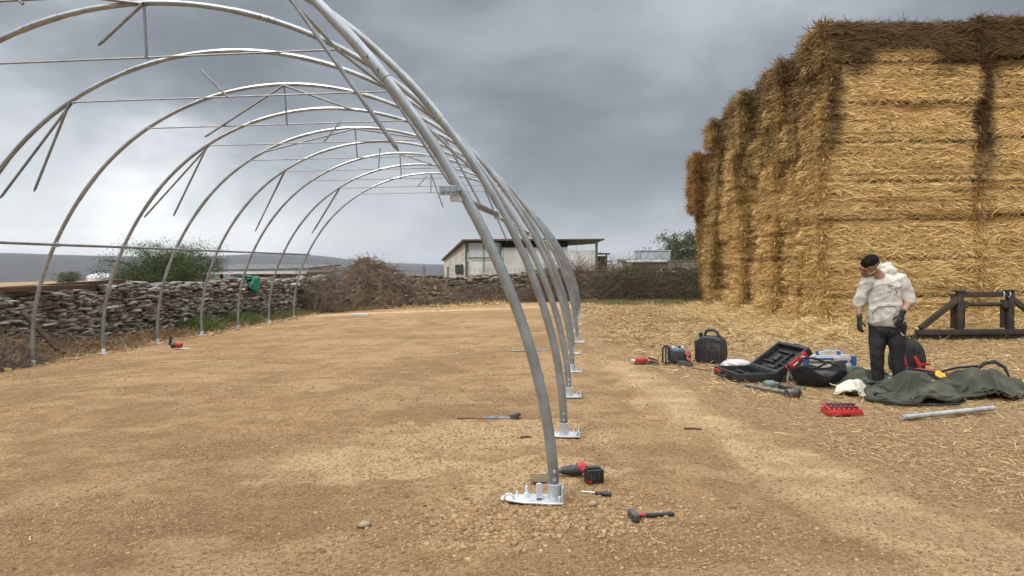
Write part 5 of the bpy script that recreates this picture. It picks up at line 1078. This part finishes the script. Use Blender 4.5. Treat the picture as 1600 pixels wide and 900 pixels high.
# red and black tool box behind the coat
a=G(1412,596);b=G(1478,607);d=b-a;tb_=thing('long_tool_box','long black tool box with a red top strip and red end behind the olive coat','tool box',a,math.atan2(d.y,d.x))
Lb=.74;mb=MB();mb.box((Lb/2,.1,.085),(Lb,.24,.16));mb.build('body',BLK,tb_,bevel=.012);mb=MB();mb.box((Lb/2-.02,.12,.172),(Lb-.2,.10,.02));mb.build('lid_strip',RED,tb_,bevel=.005)
mb=MB();mb.box((Lb-.07,-.022,.08),(.13,.02,.11));mb.build('end_latch',RED,tb_,bevel=.006);mb=MB();mb.box((Lb/2-.02,.04,.178),(Lb-.1,.03,.02));mb.box((Lb-.06,.1,.176),(.13,.24,.02));mb.build('lid_frame',DGREY,tb_,bevel=.005)
mb=MB()
for k in range(7):mb.box((.14+.035*k,-.021,.125),(.018,.003,.016))
mb.build('marking',mat('faint_marking',(.3,.3,.3),(.25,.25,.25),9,.6),tb_)
p=G(1391,600);mb=MB();mb.box((0,0,.07),(.05,.03,.14));tag(mb.build('white_box',WHITEP,loc=p,rot=(0,.15,RZ),bevel=.004),'small white carton edge showing between the man\'s legs','carton')
# yellow levels at the right edge
for k,(q0,q1,m_,lab) in enumerate((((1535,597),(1660,612),YEL,'long yellow spirit level lying behind the canvas sack at the right edge'),((1590,612),(1680,622),BLK,'black and yellow tool bar at the right edge of the photo'))):
    a,ang,L=lying(*q0,*q1);th_=thing('spirit_level' if k==0 else 'tool_bar',lab,'spirit level' if k==0 else 'tool',a,ang);mb=MB();mb.box((L/2,0,.05),(L,.045,.07));mb.build('bar',m_,th_,bevel=.004)
    mb=MB();mb.box((L/2,-.026,.05),(L*.9,.006,.02));mb.build('stripe',BLK if k==0 else YEL,th_)
# ---------------------------------------------------------------- the man
def remesh(name,mb,mt,parent,vox,smooth_it=6,fac=.5,disp=None):
    me=bpy.data.meshes.new(name+'_src');me.from_pydata(mb.v,[],mb.f);bm=bmesh.new();bm.from_mesh(me);bmesh.ops.recalc_face_normals(bm,faces=bm.faces);bm.to_mesh(me);bm.free()
    o=bpy.data.objects.new(name+'_src',me);COL.objects.link(o);r=o.modifiers.new('r','REMESH');r.mode='VOXEL';r.voxel_size=vox
    s=o.modifiers.new('s','SMOOTH');s.factor=fac;s.iterations=smooth_it
    dg=bpy.context.evaluated_depsgraph_get();m2=bpy.data.meshes.new_from_object(o.evaluated_get(dg));bpy.data.objects.remove(o)
    m2.name=name
    if disp is not None:
        n=len(m2.vertices);V=np.empty(n*3,dtype=np.float32);m2.vertices.foreach_get('co',V);V=V.reshape(-1,3).astype(float);Nn=np.empty(n*3,dtype=np.float32);m2.vertices.foreach_get('normal',Nn);V=V+Nn.reshape(-1,3)*disp(V)[:,None];m2.vertices.foreach_set('co',V.astype(np.float32).ravel())
    for p in m2.polygons:p.use_smooth=True
    m2.materials.clear();m2.materials.append(mt);q=bpy.data.objects.new(name,m2);COL.objects.link(q);q.parent=parent;return q
def ell(mb,c,r,M=None,n=16,m=12):
    V=[];F=[]
    for i in range(m+1):
        t=math.pi*i/m
        for k in range(n):
            a=2*math.pi*k/n;p=Vector((r[0]*math.sin(t)*math.cos(a),r[1]*math.sin(t)*math.sin(a),r[2]*math.cos(t)))+Vector(c)
            V.append(M@p if M is not None else p)
    for i in range(m):
        for k in range(n):F.append((i*n+k,i*n+(k+1)%n,(i+1)*n+(k+1)%n,(i+1)*n+k))
    mb.add(V,F)
def limb(mb,pts,rs):   # chain of overlapping tapered pieces with round joints
    for a,b,ra,rb in zip(pts[:-1],pts[1:],rs[:-1],rs[1:]):
        a,b=Vector(a),Vector(b);mb.tube([a,a*.75+b*.25,(a+b)/2,a*.25+b*.75,b],[ra,ra*.75+rb*.25,(ra+rb)/2,ra*.25+rb*.75,rb],14)
        ell(mb,a,(ra,)*3);ell(mb,b,(rb,)*3)
mp_=G(1387,608);man=thing('person','man in an off-white hoodie and black trousers with black gloves, looking down at the tools','person',mp_,R_(-21))
SKIN=mat('skin',(.37,.205,.13),(.29,.155,.10),9,.5);TAT=SKIN
HOOD=mat('offwhite_fleece',(.58,.545,.49),(.43,.41,.38),8,.95,bump=.3,bscale=160,c3=(.24,.235,.24),s3=7.5,f3=.6)
TROU=mat('black_jersey',(.012,.012,.014),(.02,.02,.022),7,.8);HAIR=mat('black_hair',(.007,.006,.006),(.014,.012,.011),60,.8,bump=.8,bscale=160,spec=.15)
GLV=mat('black_rubber_glove',(.013,.013,.014),(.03,.03,.03),20,.55,bump=.3,bscale=120);SHOE=mat('dark_shoe',(.03,.028,.027),(.06,.05,.045),10,.7)
def loft(mb,rings,n=28,p=2.4):
    V=[];F=[];m=len(rings)
    for z,rx,ry,x,y in rings:
        for k in range(n):
            a=2*math.pi*k/n;c_,s_=math.cos(a),math.sin(a);V.append((x+rx*math.copysign(abs(c_)**(2/p),c_),y+ry*math.copysign(abs(s_)**(2/p),s_),z))
    for i in range(m-1):
        for k in range(n):F.append((i*n+k,i*n+(k+1)%n,(i+1)*n+(k+1)%n,(i+1)*n+k))
    F+=[tuple(range(n))[::-1],tuple((m-1)*n+k for k in range(n))];mb.add(V,F)
# joints (x right in the picture, y away, z up)
hL,hR=V3(-.115,0,.86),V3(.085,0,.86)
kL,kR=V3(-.12,-.03,.46),V3(.10,-.01,.46);aL,aR=V3(-.11,.02,.09),V3(.125,.03,.09)
sL,sR=V3(-.245,-.06,1.33),V3(.15,.03,1.35);eL,eR=V3(-.32,-.05,1.08),V3(.235,.03,1.11);wL,wR=V3(-.32,-.13,.875),V3(.14,-.19,.95)
nb=V3(-.10,-.03,1.40);hc=V3(-.215,-.115,1.53)
fdir=Vector((-.70,-.58,-.52)).normalized();upv=Vector((.05,-.62,.80));upv=(upv-fdir*upv.dot(fdir)).normalized();sd_=fdir.cross(upv);HS=1.13
HM=Matrix(((sd_.x,fdir.x,upv.x,hc.x),(sd_.y,fdir.y,upv.y,hc.y),(sd_.z,fdir.z,upv.z,hc.z),(0,0,0,1)))@Matrix.Scale(HS,4)   # local: x side, y face forward, z crown
b=MB()
ell(b,(0,-.01,.035),(.082,.102,.090),HM);ell(b,(0,.030,-.035),(.066,.070,.085),HM);ell(b,(0,.052,-.085),(.038,.034,.030),HM)
ell(b,(0,.088,.035),(.052,.020,.016),HM);ell(b,(0,.103,-.015),(.013,.022,.028),HM);ell(b,(0,.112,-.028),(.017,.014,.012),HM)
ell(b,(0,.090,-.058),(.027,.012,.007),HM);ell(b,(0,.088,-.070),(.024,.012,.008),HM)
for s in(-1,1):
    ell(b,(s*.042,.068,-.02),(.026,.026,.026),HM);ell(b,(s*.083,-.005,.0),(.011,.024,.034),HM);ell(b,(s*.030,.088,.012),(.015,.009,.009),HM)
limb(b,[hc+V3(.02,.03,-.03),nb,V3(-.06,.0,1.30)],[.066,.072,.10])
for z,rx,ry,x in((1.30,.19,.115,-.05),(1.2,.185,.12,-.045),(1.08,.18,.125,-.035),(.96,.18,.125,-.02),(.86,.165,.12,-.015)):ell(b,(x,0,z),(rx,ry,.12))
for s_,e_,w_ in((sL,eL,wL),(sR,eR,wR)):limb(b,[s_,e_,w_],[.062,.047,.031])
for h_,k_,a_ in((hL,kL,aL),(hR,kR,aR)):
    limb(b,[h_,k_,a_],[.088,.056,.038]);limb(b,[a_+V3(0,.03,-.04),a_+V3(-.03,-.14,-.055)],[.04,.03])
body=remesh('body',b,SKIN,man,.0075,4)
# eyes and brows
for s in(-1,1):
    q=MB();ell(q,(s*.030,.0935,.011),(.009,.004,.0032),HM,10,8);q.build('eye',mat('dark_eye',(.02,.015,.012),(.02,.015,.012),5,.3) if s<0 else bpy.data.materials['dark_eye'],body,smooth=True)
    q=MB();q.tube([HM@V3(s*.016,.106,.030),HM@V3(s*.034,.103,.038),HM@V3(s*.052,.092,.033)],[.004,.0055,.003],6);q.build('eyebrow',HAIR,body,smooth=True)
# hair: cap over the crown with a short fringe
b=MB();ell(b,(0,-.014,.070),(.078,.096,.062),HM);ell(b,(0,-.066,.024),(.070,.046,.06),HM);ell(b,(.0,.045,.100),(.058,.040,.026),HM);ell(b,(0,.074,.074),(.052,.022,.022),HM);ell(b,(-.02,.084,.070),(.026,.016,.016),HM)
cut=MB()
hair=remesh('hair',b,HAIR,body,.007,2,disp=lambda V:.011*(fbm(V[:,0]*55,V[:,1]*70,V[:,2]*70,3,2)-.5)*2)
# hand with glove
def hand(name,w_,dir_,pn,th,curl,side):
    """w_ wrist, dir_ to the fingertips, pn palm normal, th thumb side"""
    d=dir_.normalized();pn=(pn-d*pn.dot(d)).normalized();t_=th-d*th.dot(d)-pn*th.dot(pn);t_=t_.normalized();b=MB()
    limb(b,[w_-d*.035,w_+d*.01],[.036,.031]);pc=w_+d*.055
    Mx=Matrix(((t_.x,d.x,pn.x,pc.x),(t_.y,d.y,pn.y,pc.y),(t_.z,d.z,pn.z,pc.z),(0,0,0,1)));ell(b,(0,0,0),(.043,.052,.020),Mx);ell(b,(.022,-.018,.006),(.022,.03,.018),Mx)
    for k,(o,l) in enumerate(((.030,.070),(.010,.080),(-.011,.074),(-.030,.058))):
        p=Mx@V3(o,.036,0);dd=(d+t_*(.10-.07*k)).normalized();pts=[p];a=curl*.5
        for q,f in enumerate((.45,.32,.23)):
            a_=a+curl*q*.9;p=p+(dd*math.cos(a_)+pn*math.sin(a_))*l*f*1.05;pts.append(p)
        limb(b,pts,[.0118,.0108,.0100,.0085])
    p=Mx@V3(.030,-.022,.006);dd=(t_*.8+d*.75+pn*.25).normalized();p1=p+dd*.042;p2=p1+(dd*.5+d*.7+pn*.2).normalized()*.032
    limb(b,[p,p1,p2],[.016,.0125,.0095]);return remesh(name,b,GLV,body,.0042,2,.4)
hand('glove',wL,V3(.02,-.10,-1),V3(.7,.6,0),V3(.3,-1,0),.38,-1)
hand('glove',wR,V3(-.25,-.12,-1),V3(-.2,1,.1),V3(-1,-.2,0),.42,1)
# hoodie
b=MB()
loft(b,[(.80,.175,.135,-.02,-.005),(.83,.205,.155,-.02,-.005),(.90,.208,.160,-.025,-.01),(1.0,.195,.150,-.033,-.01),(1.12,.188,.142,-.045,-.008),(1.24,.195,.135,-.05,-.005),(1.33,.195,.12,-.05,0),(1.385,.15,.095,-.05,.01),(1.42,.10,.08,-.05,.02)],p=2.1)
ell(b,(-.19,-.02,1.335),(.09,.09,.075));ell(b,(.10,.02,1.35),(.09,.09,.075))
for s_,e_,w_ in((sL,eL,wL),(sR,eR,wR)):
    c_=e_+(w_-e_)*.04;limb(b,[s_+V3(.03 if s_.x<0 else -.03,0,.01),(s_+e_)/2,c_],[.082,.074,.066])
    d=(c_-(s_+e_)/2).normalized();b.tube([c_-d*.05,c_+d*.012],[.070,.062],16)
ell(b,(-.07,.065,1.425),(.13,.085,.062));ell(b,(-.02,.10,1.42),(.12,.075,.10));ell(b,(.03,.05,1.455),(.065,.085,.07));ell(b,(-.03,.11,1.50),(.085,.06,.07));ell(b,(-.20,-.06,1.385),(.05,.06,.03))
def fold(V):
    w_=V[:,2]*9+V[:,0]*5;return .016*(1-np.abs(2*fbm(V[:,0]*4+V[:,2]*3,V[:,1]*5,V[:,2]*7-V[:,0]*4,3,2)-1))**3+.012*(fbm(V[:,0]*12,V[:,1]*9,V[:,2]*14,5,3)-.5)*2
hd_=remesh('hoodie',b,HOOD,body,.010,4,disp=fold)
def snap(o,pts,off=.004):
    me=o.data;bv=BVHTree.FromPolygons([v.co[:] for v in me.vertices],[p.vertices[:] for p in me.polygons]);out=[]
    for p in pts:
        r=bv.ray_cast(V3(p[0],-1.5,p[1]),V3(0,1,0));out.append((r[0]-V3(0,off,0)) if r[0] is not None else V3(p[0],-.17,p[1]))
    return out
def decal(name,o,polys,mt,off=.004):
    q=MB()
    for poly in polys:
        P=snap(o,poly,off);n=len(P);q.add(P+[p+V3(0,off*1.5,0) for p in P],[tuple(range(n))[::-1],tuple(range(n,2*n))]+[(k,(k+1)%n,(k+1)%n+n,k+n) for k in range(n)])
    return q.build(name,mt,o)
PRT=mat('dark_print',(.03,.025,.03),(.10,.03,.04),40,.8)
pol=[];rg=np.random.default_rng(5)
for k in range(46):
    x,z=rg.uniform(-.065,.045),rg.uniform(-.06,.06)
    if abs(x+.01)<.018 and abs(z+.005)<.02:continue
    s=rg.uniform(.004,.013);a=rg.uniform(0,3)
    pol.append([(.055+x+s*math.cos(a+q*1.57)*(1 if q%2 else .5),1.235+z+s*math.sin(a+q*1.57)*(1 if q%2 else .5)) for q in range(4)])
decal('chest_print',hd_,pol,PRT)
seam=mat('pocket_seam',(.28,.27,.26),(.24,.23,.22),10,.95)
def ribbon(name,o,pts,mt,wd=.004,dn=8):
    pp=[];
    for (x0,z0),(x1,z1) in zip(pts[:-1],pts[1:]):
        for k in range(dn):pp.append((x0+(x1-x0)*k/dn,z0+(z1-z0)*k/dn))
    q=MB();q.tube(snap(o,pp,.002),wd,5);return q.build(name,mt,o,smooth=True)
ribbon('pocket',hd_,[(-.16,.86),(-.175,.95),(-.12,1.035),(.06,1.05),(.115,.96),(.10,.87)],seam,.006)
ribbon('hem',hd_,[(-.20,.815),(-.1,.80),(.0,.795),(.1,.80),(.17,.82)],seam,.004)
# neck opening and mask strap
q=MB();q.tube([HM@V3(s*x,y,z) for s,x,y,z in((1,.062,.075,-.035),(1,.083,.03,-.012),(1,.090,-.01,.010),(1,.080,-.06,.012),(1,.045,-.098,.010),(1,0,-.112,.008),(-1,.045,-.098,.010),(-1,.080,-.06,.012),(-1,.090,-.01,.010),(-1,.083,.03,-.012),(-1,.062,.075,-.035))],.0036,6);q.build('mask_strap',WHITEP,body,smooth=True)
q=MB();q.tube([HM@V3(-.088,-.005,.0),HM@V3(-.093,-.03,.035),HM@V3(-.085,-.07,.055)],.006,6);q.build('mask_strap',WHITEP,body,smooth=True)
# trousers
b=MB();ell(b,(-.02,.0,.83),(.195,.145,.10));ell(b,(-.02,.0,.74),(.20,.15,.12))
for h_,k_,a_ in((hL,kL,aL),(hR,kR,aR)):
    limb(b,[h_+V3(0,0,-.08),(h_+k_)/2+V3(0,0,-.05),k_,a_+V3(0,0,.05)],[.118,.106,.088,.070]);b.tube([a_+V3(0,0,.06),a_+V3(0,0,-.0)],[.075,.07],14)
tr_=remesh('trousers',b,TROU,body,.010,4,disp=lambda V:.020*(fbm(V[:,0]*8,V[:,1]*8,V[:,2]*7,9,3)-.5)*2)
decal('cat_emblem',tr_,[[(.135,.715),(.150,.705),(.165,.695),(.168,.687),(.150,.693),(.137,.704)],[(.128,.722),(.137,.722),(.143,.712),(.132,.711)],[(.150,.696),(.156,.690),(.153,.680),(.147,.688)],[(.164,.692),(.176,.680),(.172,.678),(.160,.686)],[(.122,.724),(.130,.728),(.133,.720)]],WHITEP,.003)
for a_ in(aL,aR):
    b=MB();limb(b,[a_+V3(.0,.045,-.045),a_+V3(-.02,-.05,-.05),a_+V3(-.035,-.15,-.058)],[.046,.046,.038]);b.box((a_.x-.015,a_.y-.05,.014),(.085,.27,.026));remesh('shoe',b,SHOE,body,.008,2)
# tattoo marks on the forearm

# ---------------------------------------------------------------- air
mb=MB();mb.box((0,2700,35),(12400,6700,130));hz_o=mb.build('haze',None);hz_o.data.materials.clear()
HZ=bpy.data.materials.new('haze_air');HZ.use_nodes=True;t=HZ.node_tree;t.nodes.clear();pv=N(t,'ShaderNodeVolumePrincipled',i={'Color':(.80,.86,.95,1),'Density':.00011,'Anisotropy':.2});ou=N(t,'ShaderNodeOutputMaterial');t.links.new(pv.outputs[0],ou.inputs['Volume'])
hz_o.data.materials.append(HZ);hz_o['kind']='stuff';hz_o['label']='thin grey haze that fades the far ridge'
